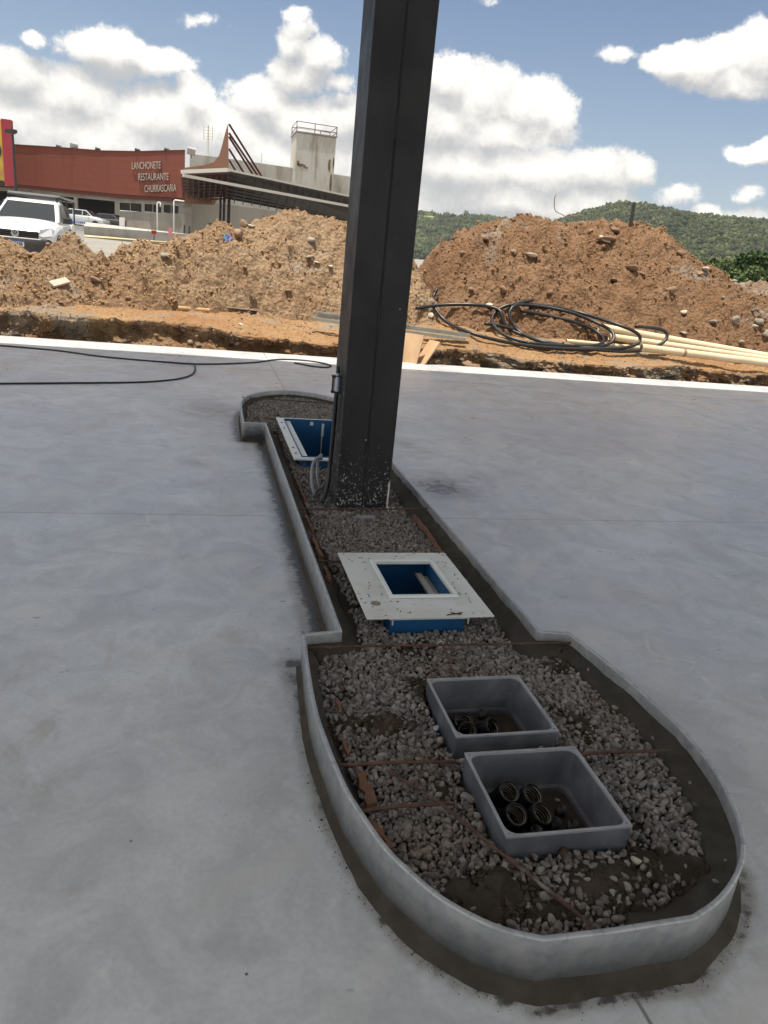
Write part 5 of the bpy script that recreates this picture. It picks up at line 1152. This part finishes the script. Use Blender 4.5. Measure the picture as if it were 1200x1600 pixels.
# rooftop floodlights
for (px, py, k_) in [(92, 229.5, 0), (116, 228.5, 1), (153, 233.5, 0), (215, 235, 0), (261, 234.5, 0), (299, 236.5, 1)]:
    Y = yat(min(px, 289)) + .3; p_ = at(px, py, Y); t = empty('floodlight', (p_.x, p_.y, p_.z - .6), {92: 'small floodlight on the red wall nearest the lamp pole', 116: 'square grey floodlight box on top of the red wall', 153: 'small floodlight at the middle of the top of the red wall', 215: 'small floodlight above the word ending in chonete', 261: 'small floodlight near the right end of the red wall top', 299: 'square floodlight on the rear roof beside the red wall'}[px], 'floodlight', 'floodlights along the roof')
    m_ = LB(); m_.tube([(0, 0, 0), (0, 0, .6)], .04, 6); m_.build('post', M['darksteel'], t)
    s2_ = (.75, .3, .6) if k_ else (.5, .3, .22); LB().box((0, -.1, .6), s2_, rot=Euler((.5, .15, .25 if not k_ else 0)).to_matrix()).build('lamp_head', M['silver'] if k_ else M['darksteel'], t)
# antenna
p_ = at(325, 243, 90); tp = at(325.5, 196, 90); an = empty('antenna', p_, 'thin aerial mast with small crossed rods above the rear block', 'antenna')
m_ = MB(); m_.tube([p_, tp], .07, 6); m_.build('mast', M['gutter'], an)
m_ = MB()
for k_ in range(5): zz = tp.z - .2 - k_ * .28; m_.tube([(tp.x - .55, 90, zz), (tp.x + .55, 90, zz)], .03, 5)
m_.tube([(tp.x - .45, 90, tp.z - 1.4), (tp.x - .45, 90, tp.z)], .03, 5); m_.tube([(tp.x + .45, 90, tp.z - 1.4), (tp.x + .45, 90, tp.z)], .03, 5); m_.build('rods', M['gutter'], an)
p_ = at(408.5, 256, 91); tp = at(409, 240, 91); tag(MB().tube([p_, tp], .05, 6).build('aerial_rod', M['gutter']), 'short plain rod rising from the rear block between the stays and the tower', 'antenna')
# ================================================================== steel roof in front of the building
rf = empty('steel_shelter', (at(350, 300, 72).x, 72, 1.6), 'dark sloping steel shelter roof on slim posts with pale gutters', 'shelter')
C1, C2, C3 = at(284, 271, 68), at(357, 268, 65), at(600, 320, 80); D3, D2, D1 = at(600, 356, 86), at(335, 316, 81), at(287, 310, 82)
D2b = at(352, 309, 76)
def slab4(pts, th, name, mat, par): return MB().prism(pts, (0, 0, -th)).build(name, mat, par)
up_ = Vector((0, 0, .12))
slab4([C2 + up_, C3 + up_, D3 + up_, D2b + up_], .06, 'roof_sheet', M['darkroof'], rf)
slab4([C1 + up_, C2 + up_, D2b + up_, D1 + up_], .06, 'roof_sheet', M['darkroof'], rf)
m_ = MB()
for i in range(8):
    t = i / 7; m_.beam(C2.lerp(D2b, t), C3.lerp(D3, t), .12, .14)
for i in range(22):
    t = i / 21; m_.beam(C2.lerp(C3, t) - Vector((0, 0, .25)), D2b.lerp(D3, t) - Vector((0, 0, .25)), .08, .1)
m_.build('purlins', M['darksteel'], rf)
m_ = MB()
for i in range(9):
    t = i / 8; m_.beam(C1.lerp(D1, t) - Vector((0, 0, .1)), C2.lerp(D2b, t) - Vector((0, 0, .1)), .10, .12)
for i in range(9):
    t = i / 8; m_.beam(C1.lerp(C2, t) - Vector((0, 0, .35)), D1.lerp(D2b, t) - Vector((0, 0, .35)), .10, .12)
m_.build('red_truss', M['redbar'], rf)
m_ = MB(); m_.beam(C1 + Vector((0, -.1, .1)), C2 + Vector((0, -.1, .1)), .25, .28); m_.beam(at(286, 274, 62), at(600, 332, 74), .16, .20); m_.build('gutter', M['gutter'], rf)
MB().beam(C2 + Vector((0, -.1, .1)), C3 + Vector((0, -.1, .1)), .14, .15).build('edge_trim', M['gutter'], rf)
for px, w_ in [(344, .2), (349.5, .22), (357, .28)]:
    p_ = at(px, 345, 75); tp = at(px, 300, 75); MB().b2((p_.x - w_ / 2, 74.8, 1.3), (p_.x + w_ / 2, 75.05, tp.z)).build('post', M['darksteel'], rf)
m_ = MB()
for k_ in range(7):
    p_ = at(326 + k_ * 2.7, 349, 74); m_.tube([(p_.x, 74, 1.3), (p_.x, 74, p_.z)], .03, 5)
a = at(325, 349, 74); b = at(344, 349.5, 74); m_.tube([a, b], .03, 5); tag(m_.build('low_railing', M['darksteel']), 'low dark railing beside the shelter posts', 'railing')
# ================================================================== yellow and crimson sign tower
sg = empty('sign_tower', (at(-40, 300, 88).x, 88, 1.9), 'tall yellow sign with a crimson frame and large dark letters at the left edge', 'sign')
a = at(-90, 180, 88); b = at(7.2, 187.5, 88); c_ = at(12, 290, 88); MB().prism([a, b, c_, (a.x, 88, c_.z)], (0, .6, 0)).build('yellow_face', M['yellow'], sg)
e = at(15.5, 187, 87.9); f_ = at(19.5, 290, 87.9); z1 = at(11, 186.5, 87.9).z; z0 = at(15, 290, 87.9).z
MB().b2((at(12, 240, 87.9).x - .42, 87.8, z0), (at(12, 240, 87.9).x + .48, 88.7, z1)).build('crimson_frame', M['crimson'], sg)
zf = .3
def glyph(s_, px0, px1, py0, py1, mat):
    a = at(px0, py0, 87.9); b = at(px1, py1, 87.9); return text(s_, px0, px1, py0, py0 + 1e-6 + (py1 - py0), 87.9, 87.9, mat, 'lettering', sg, .1, (a.z - at(px0, py1, 87.9).z))
glyph('O', -22, 3.2, 222, 250, M['ink']); glyph('A', -24, 4, 256, 274, M['pink'])
MB().lathe(at(2.5, 286.5, 87.95), [(.25, 0), (.3, .02), (.2, .12)], 10, (0, -1, 0)).build('dark_emblem', M['ink'], sg)
# lamp pole
b = at(26, 318, 60); tp = at(20, 208, 60); lp = empty('lamp_pole', (b.x, 60, 1.1), 'slim grey lamp pole in front of the red wall by the yellow sign', 'lamp pole')
MB().tube([(b.x, 60, 1.1), (b.x, 60, tp.z)], [.13, .07], 10).build('pole', M['darksteel'], lp); MB().box((b.x - .1, 59.8, tp.z + .05), (.55, .5, .22)).box((b.x + .1, 59.8, tp.z + .1), (.4, .4, .2)).build('lamp_head', M['darksteel'], lp)
# ================================================================== low white wall with kerb and signs
lw = empty('low_wall', (at(180, 360, 58).x, 58, 1.1), 'long low whitewashed wall with a faded yellow kerb before the red building', 'wall')
w0, w1, w2_ = at(-60, 338, 58), at(118, 345, 58), at(300, 366.5, 57)
zb0 = 1.02
MB().prism([w0, w1, w2_, (w2_.x, w2_.y, .7), (w1.x, w1.y, .7), (w0.x, w0.y, .7)], (0, .25, 0)).build('wall_panel', M['whitewall'], lw)
k0, k1, k2 = at(-60, 356, 55), at(122, 366, 55), at(300, 381, 54); MB().prism([k0, k1, k2, (k2.x, k2.y, .6), (k1.x, k1.y, .6), (k0.x, k0.y, .6)], (0, .3, 0)).build('yellow_kerb', M['kerbyel'], lw)
sb = empty('workshop_sign', at(126, 352, 57.7), 'white panel on the low wall behind the pickup, blue field reading NTO above pink script', 'sign')
def pane(px0, py0, px1, py1, Y, th, name, mat, par):
    a = at(px0, py0, Y); b = at(px1, py1, Y); return MB().b2((a.x, Y, b.z), (b.x, Y + th, a.z)).build(name, mat, par)
pane(108, 343, 134, 363.5, 57.75, .06, 'panel', M['signwhite'], sb); pane(109, 344, 132.5, 352.5, 57.70, .04, 'blue_field', M['signblue'], sb)
text('NTO', 118.5, 131, 345, 351, 57.66, 57.66, M['signwhite'], 'lettering', sb, .03, 6.0 / F * 58)
for k_ in range(3): pane(119 + k_ * 4.3, 355.2 + k_ * .35, 122 + k_ * 4.3, 358.6 + k_ * .3, 57.7, .03, 'pink_script', M['pink'], sb)
rs = empty('red_sign', at(240, 368, 55), 'small red sign with a dark stripe standing at the end of the low wall', 'sign')
pane(236.3, 359.5, 244.7, 367, 54.6, .06, 'panel', M['signred'], rs); p_ = at(240.5, 363, 54.5); MB().b2((p_.x - .14, 54.54, p_.z - .07), (p_.x + .14, 54.58, p_.z + .07)).build('dark_mark', M['redband'], rs); MB().b2((p_.x - .03, 54.68, .7), (p_.x + .03, 54.74, p_.z)).build('post', M['darksteel'], rs)
rs2 = MB(); a = at(266, 356, 56.5); rs2.b2((a.x - .12, 56.5, a.z - .55), (a.x + .12, 56.6, a.z)); tag(rs2.build('pink_box', M['pink']), 'small faded pink box beside the right white pipe', 'box')
wb = MB(); a = at(190.5, 347, 57.9); wb.b2((a.x - .18, 57.95, a.z - .3), (a.x + .18, 58.15, a.z + .3)); wb.b2((a.x - .13, 57.93, a.z - .25), (a.x + .13, 57.95, a.z + .25)); tag(wb.build('meter_box', M['signwhite']), 'small white box on top of the low wall', 'box')
for (px, tpy, bx1, lb) in [(245.7, 316, 250.5, 'left white pipe rising with a short bend before the concrete wall'), (271.7, 312.5, 288, 'right white pipe with a long horizontal arm before the concrete wall')]:
    p_ = at(px, tpy, 62); q_ = at(bx1, tpy - .3 + (bx1 - px) * .1, 62); m_ = MB(); m_.tube([(p_.x, 62, 1.1), (p_.x, 62, p_.z - .08), (p_.x + .08, 62, p_.z), (q_.x, 62, p_.z)], .05, 8)
    if px < 260: m_.tube([(q_.x, 62, p_.z), (q_.x, 62, p_.z - .3)], .05, 8)
    tag(m_.build('vent_pipe', M['signwhite'], smooth=True), lb, 'pipe', 'white vent pipes before the concrete wall')
pt_ = MB(); a = at(288, 363, 60); pt_.b2((a.x - .06, 60, 1.1), (a.x + .06, 60.1, a.z + .5)); pt_.b2((a.x + .3, 60, 1.1), (a.x + .4, 60.1, a.z + .45)); tag(pt_.build('low_posts', M['darksteel']), 'pair of short dark posts by the concrete wall', 'post')
# ================================================================== vehicles
def loft(secs, m_):
    n = len(secs[0]); vs = [p for s_ in secs for p in s_]; fs = []
    for i in range(len(secs) - 1): fs += [(i * n + k, i * n + (k + 1) % n, (i + 1) * n + (k + 1) % n, (i + 1) * n + k) for k in range(n)]
    fs += [tuple(range(n))[::-1], tuple((len(secs) - 1) * n + k for k in range(n))]; return m_.add(vs, fs)
def body_sec(x, hw, zb, zs, zt, cr=.03):
    """half profile up the side: sill, bulge, shoulder, top"""
    side = [(hw * .90, zb), (hw * .985, zb + .10), (hw, (zb + zs) / 2), (hw * .985, zs - .05), (hw * .955, zs), (hw * .88, zt - .015), (hw * .6, zt + cr * .6), (hw * .25, zt + cr)]
    return [Vector((x, y, z_)) for y, z_ in side] + [Vector((x, -y, z_)) for y, z_ in side[::-1]]
def wheel(t, x, y, r, sgn):
    w_ = empty_child('wheel', (x, y, r), t)
    LB().lathe((x, y - sgn * .09, r), [(r * .6, -.0), (r * .95, .0), (r, .03), (r, .15), (r * .95, .185), (r * .66, .19), (r * .6, .16)], 28, (0, sgn, 0)).build('tyre', M['tyre'], w_, smooth=True)
    m_ = LB(); m_.lathe((x, y + sgn * .03, r), [(r * .63, 0), (r * .63, .045), (r * .5, .03), (r * .16, .055), (r * .1, .06)], 24, (0, sgn, 0)); m_.build('rim', M['rim'], w_)
def empty_child(name, loc, par):
    me = bpy.data.meshes.new(name); m_ = LB(); m_.lathe((loc[0], loc[1] - .03, loc[2]), [(.09, 0), (.09, .06)], 12, (0, 1, 0)); return m_.build(name, M['blackplast'], par)
def panel(t, pts, off, name, mat, th=.012):
    """thin panel set just proud of the body: pts in order, off = outward direction"""
    o3 = Vector(off); return LB().prism([Vector(p) + o3 * .004 for p in pts], o3 * th).build(name, mat, t)
def pickup(loc, rz):
    t = empty('pickup_truck', loc, 'white two door pickup with black bumper and roof rack parked behind the left heap', 'pickup', None, rz)
    hw = .83
    secs = [body_sec(2.17, .60, .34, .60, .66), body_sec(2.12, .74, .28, .66, .74), body_sec(2.0, .80, .25, .72, .83), body_sec(1.75, .825, .25, .80, .90), body_sec(1.4, .83, .25, .87, .96), body_sec(1.02, .83, .25, .92, 1.03),
            body_sec(.9, .83, .25, .93, 1.04), body_sec(-.4, .83, .25, .96, 1.05), body_sec(-.62, .83, .25, .99, 1.06)]
    m_ = LB(); loft(secs, m_); bdy = m_.build('body', M['whitepaint'], t, smooth=True, bevel=0)
    s_ = bdy.modifiers.new('s', 'SUBSURF'); s_.levels = s_.render_levels = 1
    # load bed: floor, two sides, tailgate, front wall
    m_ = LB(); m_.b2((-2.2, -.83, .28), (-.6, .83, .62)); m_.b2((-2.2, .77, .62), (-.6, .83, 1.02)); m_.b2((-2.2, -.83, .62), (-.6, -.77, 1.02)); m_.b2((-2.25, -.80, .40), (-2.2, .80, 1.0)); m_.build('load_bed', M['whitepaint'], t, bevel=.03)
    m_ = LB(); m_.b2((-2.2, .76, 1.021), (-.62, .84, 1.04)); m_.b2((-2.2, -.84, 1.021), (-.62, -.76, 1.04)); m_.build('bed_rail', M['blackplast'], t)
    # cabin
    def cs_(x, hb, zb, ht, zt): return [Vector((x[0], hb, zb)), Vector((x[1], ht, zt)), Vector((x[1], -ht, zt)), Vector((x[0], -hb, zb))]
    m_ = LB(); vs = [(1.06, .76, 1.0), (1.06, -.76, 1.0), (.38, .60, 1.47), (.38, -.60, 1.47), (.15, .62, 1.53), (.15, -.62, 1.53), (-.38, .60, 1.52), (-.38, -.60, 1.52), (-.62, .60, 1.44), (-.62, -.60, 1.44), (-.70, .78, 1.0), (-.70, -.78, 1.0), (.3, .79, 1.0), (.3, -.79, 1.0)]
    fs = [(0, 1, 3, 2), (2, 3, 5, 4), (4, 5, 7, 6), (6, 7, 9, 8), (8, 9, 11, 10), (0, 2, 4, 12), (12, 4, 6, 8, 10), (1, 13, 5, 3), (13, 11, 9, 7, 5), (0, 12, 10, 11, 13, 1)]
    m_.add(vs, fs); m_.build('cabin', M['whitepaint'], t, bevel=.035, seg=3)
    # glass
    def lp_(a, b, t_): return Vector(a).lerp(Vector(b), t_)
    a, b, c, d = (1.06, .76, 1.0), (1.06, -.76, 1.0), (.38, -.60, 1.47), (.38, .60, 1.47)
    nn = (Vector(b) - Vector(a)).cross(Vector(d) - Vector(a)).normalized(); nn = nn if nn.x > 0 else -nn
    def inset(q_, fu0, fu1, fv0, fv1):
        def P_(u, v_): return Vector(q_[0]).lerp(Vector(q_[1]), u).lerp(Vector(q_[3]).lerp(Vector(q_[2]), u), v_)
        return [P_(fu0, fv0), P_(fu1, fv0), P_(fu1, fv1), P_(fu0, fv1)]
    panel(t, inset((a, b, c, d), .05, .95, .05, .93), nn, 'windscreen', M['glass'], .008)
    wp_ = panel(t, inset((a, b, c, d), .06, .94, .0, .045), nn, 'wiper_cowl', M['blackplast'], .02)
    for sg_ in (1, -1):
        q0 = [(.92, .775 * sg_, 1.03), (.30, .79 * sg_, 1.02), (.19, .645 * sg_, 1.475), (.42, .635 * sg_, 1.445)]
        nn = (Vector(q0[1]) - Vector(q0[0])).cross(Vector(q0[3]) - Vector(q0[0])).normalized(); nn = nn if nn.y * sg_ > 0 else -nn
        panel(t, [(.84, .782 * sg_, 1.045), (-.02, .792 * sg_, 1.045), (-.02, .655 * sg_, 1.46), (.36, .655 * sg_, 1.445)], nn, 'side_window', M['glass'], .01)
        panel(t, [(-.10, .792 * sg_, 1.045), (-.56, .788 * sg_, 1.045), (-.50, .665 * sg_, 1.40), (-.10, .655 * sg_, 1.455)], nn, 'side_window', M['glass'], .01)
        door = panel(t, [(.92, .832 * sg_, .36), (-.04, .832 * sg_, .36), (-.06, .822 * sg_, .94), (.90, .822 * sg_, .93)], (0, sg_, 0), 'door', M['whitepaint'], .006)
        LB().box((.06, .848 * sg_, .86), (.14, .03, .035)).build('handle', M['blackplast'], door)
        m2 = LB(); m2.box((.80, .92 * sg_, 1.08), (.09, .20, .15)); m2.box((.78, .83 * sg_, 1.03), (.05, .08, .05)); m2.build('mirror', M['blackplast'], t, bevel=.025)
        for wx in (1.42, -1.33):
            wheel(t, wx, .74 * sg_, .31, sg_)
            m2 = LB(); arc = [Vector((wx + .37 * math.cos(a_), .80 * sg_, .31 + .37 * math.sin(a_))) for a_ in np.linspace(-.25, math.pi + .25, 16)]; m2.tube(arc, .055, 6); m2.build('wheel_arch', M['blackplast'], t, smooth=True)
            m2 = LB(); m2.lathe((wx, .79 * sg_, .31), [(.36, 0), (.36, .047)], 24, (0, sg_, 0)); m2.build('wheel_well', M['seam'], t)
        m2 = LB(); m2.b2((1.1, .80 * sg_, .22), (-1.0, .855 * sg_, .34)); m2.build('sill', M['blackplast'], t, bevel=.02)
        hl_ = LB(); hl_.add([(2.155, .60 * sg_, .64), (2.10, .79 * sg_, .68), (1.90, .825 * sg_, .80), (2.0, .76 * sg_, .86), (2.13, .52 * sg_, .80), (2.165, .50 * sg_, .66)], [(0, 1, 2, 3, 4, 5)])
        o = hl_.build('headlight', M['lamp'], t); s_ = o.modifiers.new('s', 'SOLIDIFY'); s_.thickness = .06; s_.offset = 0
    # bumper and grille
    m_ = LB(); loft([body_sec(2.26, .56, .22, .46, .52, .0), body_sec(2.22, .74, .20, .52, .60, 0), body_sec(2.08, .83, .20, .54, .62, 0), body_sec(1.80, .845, .20, .52, .58, 0)], m_); bp = m_.build('front_bumper', M['blackplast'], t, smooth=True, bevel=.01)
    m_ = LB(); m_.b2((2.10, -.50, .60), (2.20, .50, .76)); m_.build('grille', M['seam'], t, bevel=.02); LB().b2((2.12, -.56, .575), (2.235, .56, .60)).build('bumper_trim', M['whitepaint'], t, bevel=.008)
    m_ = LB(); 
    for zz in (.635, .68, .725): m_.b2((2.2, -.48, zz - .008), (2.212, .48, zz + .008))
    m_.build('grille_bar', M['darksteel'], t)
    m_ = LB(); m_.tube([(2.222, .075 * math.cos(a_), .685 + .075 * math.sin(a_)) for a_ in np.linspace(0, 6.2832, 25)][:-1], .010, 6, closed=True)
    for sg_ in (1, -1): m_.beam((2.222, .005 * sg_, .69), (2.222, .034 * sg_, .75), .012, .012); m_.beam((2.222, .0, .645 - .02), (2.222, .034 * sg_, .675), .012, .012); m_.beam((2.222, .034 * sg_, .62), (2.222, .062 * sg_, .72), .012, .012)
    m_.build('emblem', M['lamp'], t)
    pt = LB(); pt.b2((2.262, -.20, .40), (2.275, .20, .53)); pt = pt.build('number_plate', M['plate'], t); LB().b2((2.275, -.20, .502), (2.279, .20, .53)).build('plate_band', M['platebl'], pt)
    m_ = LB()
    for k_, y_ in enumerate((-.15, -.10, -.05, .01, .06, .11, .15)): m_.b2((2.275, y_ - .014, .415), (2.279, y_ + .014, .49))
    m_.build('plate_characters', M['ink'], pt)
    for y_ in (.62, -.62): LB().lathe((2.17, y_, .40), [(.055, 0), (.06, .05), (.05, .055)], 14, (1, 0, 0)).build('fog_lamp', M['glass'], t)
    # roof rack: two side bars, cross bars, rear lattice over the bed
    m_ = LB(); 
    for y_ in (.56, -.56): m_.tube([(.28, y_, 1.60), (-.6, y_, 1.63), (-.75, y_, 1.60)], .022, 8); 
    for x_ in (.25, -.15, -.55): m_.tube([(x_, .60, 1.61), (x_, -.60, 1.61)], .018, 8)
    for x_ in (.2, -.5):
        for y_ in (.58, -.58): m_.tube([(x_, y_, 1.50), (x_, y_, 1.61)], .02, 6)
    m_.build('roof_rack', M['blackplast'], t)
    m_ = LB(); m_.box((.1, 0, 1.655), (.16, 1.1, .04)); m_.beam((.12, .58, 1.655), (-1.9, .62, 1.645), .07, .04); m_.beam((.12, -.58, 1.655), (-1.9, -.62, 1.645), .07, .04); m_.build('rack_rail', M['silver'], t)
    m_ = LB()
    for y_ in (.62, -.62): m_.tube([(-.72, y_, 1.03), (-.78, y_, 1.62)], .022, 6); m_.tube([(-1.9, y_, 1.03), (-1.9, y_, 1.62)], .022, 6); m_.tube([(-.78, y_, 1.58), (-1.3, y_, 1.04)], .018, 6)
    for x_ in (-.78, -1.9): m_.tube([(x_, .62, 1.6), (x_, -.62, 1.6)], .02, 6)
    m_.tube([(-.74, .62, 1.3), (-.74, -.62, 1.3)], .016, 6); m_.build('bed_frame', M['darksteel'], t)
    return t
A0 = at(24, 385, 20.3)
pk = pickup((-5.0, 22.2, .60), 0)
hd_ = math.radians(-91.5)                                            # nose towards us, turned a little to the left edge
nose = at(23, 354, 20.2); dv = Vector((math.cos(hd_), math.sin(hd_), 0)); pk.location = (nose.x - dv.x * 2.2, nose.y - dv.y * 2.2, .60); pk.rotation_euler = (0, 0, hd_)
def hatch(loc, rz, paint, label, name='hatchback_car'):
    t = empty(name, loc, label, 'car', None, rz); hw = .82
    secs = [body_sec(1.95, .58, .32, .58, .64), body_sec(1.88, .74, .26, .62, .70), body_sec(1.5, .81, .22, .76, .86), body_sec(.95, .82, .22, .86, .95), body_sec(0, .82, .22, .89, .97), body_sec(-1.4, .82, .22, .92, 1.0), body_sec(-1.8, .78, .28, .90, .98), body_sec(-1.9, .70, .34, .8, .9)]
    m_ = LB(); loft(secs, m_); m_.build('body', paint, t, smooth=True)
    m_ = LB(); vs = [(1.0, .72, .92), (1.0, -.72, .92), (.35, .58, 1.42), (.35, -.58, 1.42), (-1.1, .58, 1.44), (-1.1, -.58, 1.44), (-1.75, .68, .96), (-1.75, -.68, .96)]
    m_.add(vs, [(0, 1, 3, 2), (2, 3, 5, 4), (4, 5, 7, 6), (0, 2, 4, 6), (1, 7, 5, 3), (0, 6, 7, 1)]); m_.build('cabin', paint, t, bevel=.06, seg=3)
    for sg_ in (1, -1):
        def sp(x, z_): return (x, sg_ * (.72 - .14 * (z_ - .92) / .5 - (.0)), z_)
        nn = Vector((0, sg_, .28)).normalized()
        for q_ in ([(.78, 1.0), (.10, 1.0), (.10, 1.36), (.34, 1.35)], [(.02, 1.0), (-.72, 1.0), (-.72, 1.37), (.02, 1.36)], [(-.80, 1.0), (-1.40, 1.02), (-1.14, 1.34), (-.80, 1.37)]): panel(t, [sp(*p) for p in q_], nn, 'side_window', M['glass'], .012)
        for wx in (1.22, -1.25): wheel(t, wx, .73 * sg_, .29, sg_); LB().lathe((wx, .79 * sg_, .30), [(.335, 0), (.335, .036)], 20, (0, sg_, 0)).build('wheel_well', M['seam'], t)
        LB().box((1.80, .62 * sg_, .68), (.22, .22, .12)).build('headlight', M['lamp'], t, bevel=.03); LB().box((-1.84, .66 * sg_, .86), (.12, .16, .22)).build('tail_light', M['redpaint'], t, bevel=.02)
        LB().box((.62, .86 * sg_, 1.0), (.12, .16, .11)).build('mirror', paint, t, bevel=.02)
    panel(t, [(.95, .62, .98), (.95, -.62, .98), (.40, -.52, 1.40), (.40, .52, 1.40)], Vector((.5, 0, .6)).normalized(), 'windscreen', M['glass'], .03)
    panel(t, [(-1.70, .60, 1.02), (-1.70, -.60, 1.02), (-1.16, -.50, 1.40), (-1.16, .50, 1.40)], Vector((-.5, 0, .6)).normalized(), 'rear_window', M['glass'], .03)
    return t
p_ = at(133, 346, 74); hatch((p_.x, 74, at(133, 328, 74).z - 1.44), math.radians(-16), M['silver'], 'pale silver hatchback parked beyond the low wall in front of the dark recess')
p_ = at(96, 344, 76); hatch((p_.x, 77, at(96, 331, 77).z - 1.44), math.radians(170), M['darksteel'], 'dark car half hidden behind the pickup bed')
p_ = at(-1, 340, 50); hatch((p_.x, 50, at(-1, 313.5, 50).z - 1.44), math.radians(-75), M['redpaint'], 'red car at the left edge behind the pickup')
p_ = at(167, 345, 84); hatch((p_.x, 82, at(167, 334, 82).z - 1.44), math.radians(160), M['blackplast'], 'black car deep in the dark recess right of the silver hatchback')
# a person standing by the cars in the recess (a few pixels tall)
# ================================================================== air
M['haze'] = bpy.data.materials.new('haze'); hm = M['haze']; hm.use_nodes = True; hn = NT(hm.node_tree); hn.n.remove(hn.n['Principled BSDF'])
pv = hn.n.new('ShaderNodeVolumePrincipled'); pv.inputs['Color'].default_value = (.80, .87, .95, 1); pv.inputs['Density'].default_value = .00017; pv.inputs['Anisotropy'].default_value = .3
hn.l.new(pv.outputs[0], hn.n['Material Output'].inputs['Volume'])
tag(MB().b2((-1500, -80, -1.6), (2400, 1700, 190)).build('haze', hm), 'thin pale haze over the distant hills', kind='stuff')
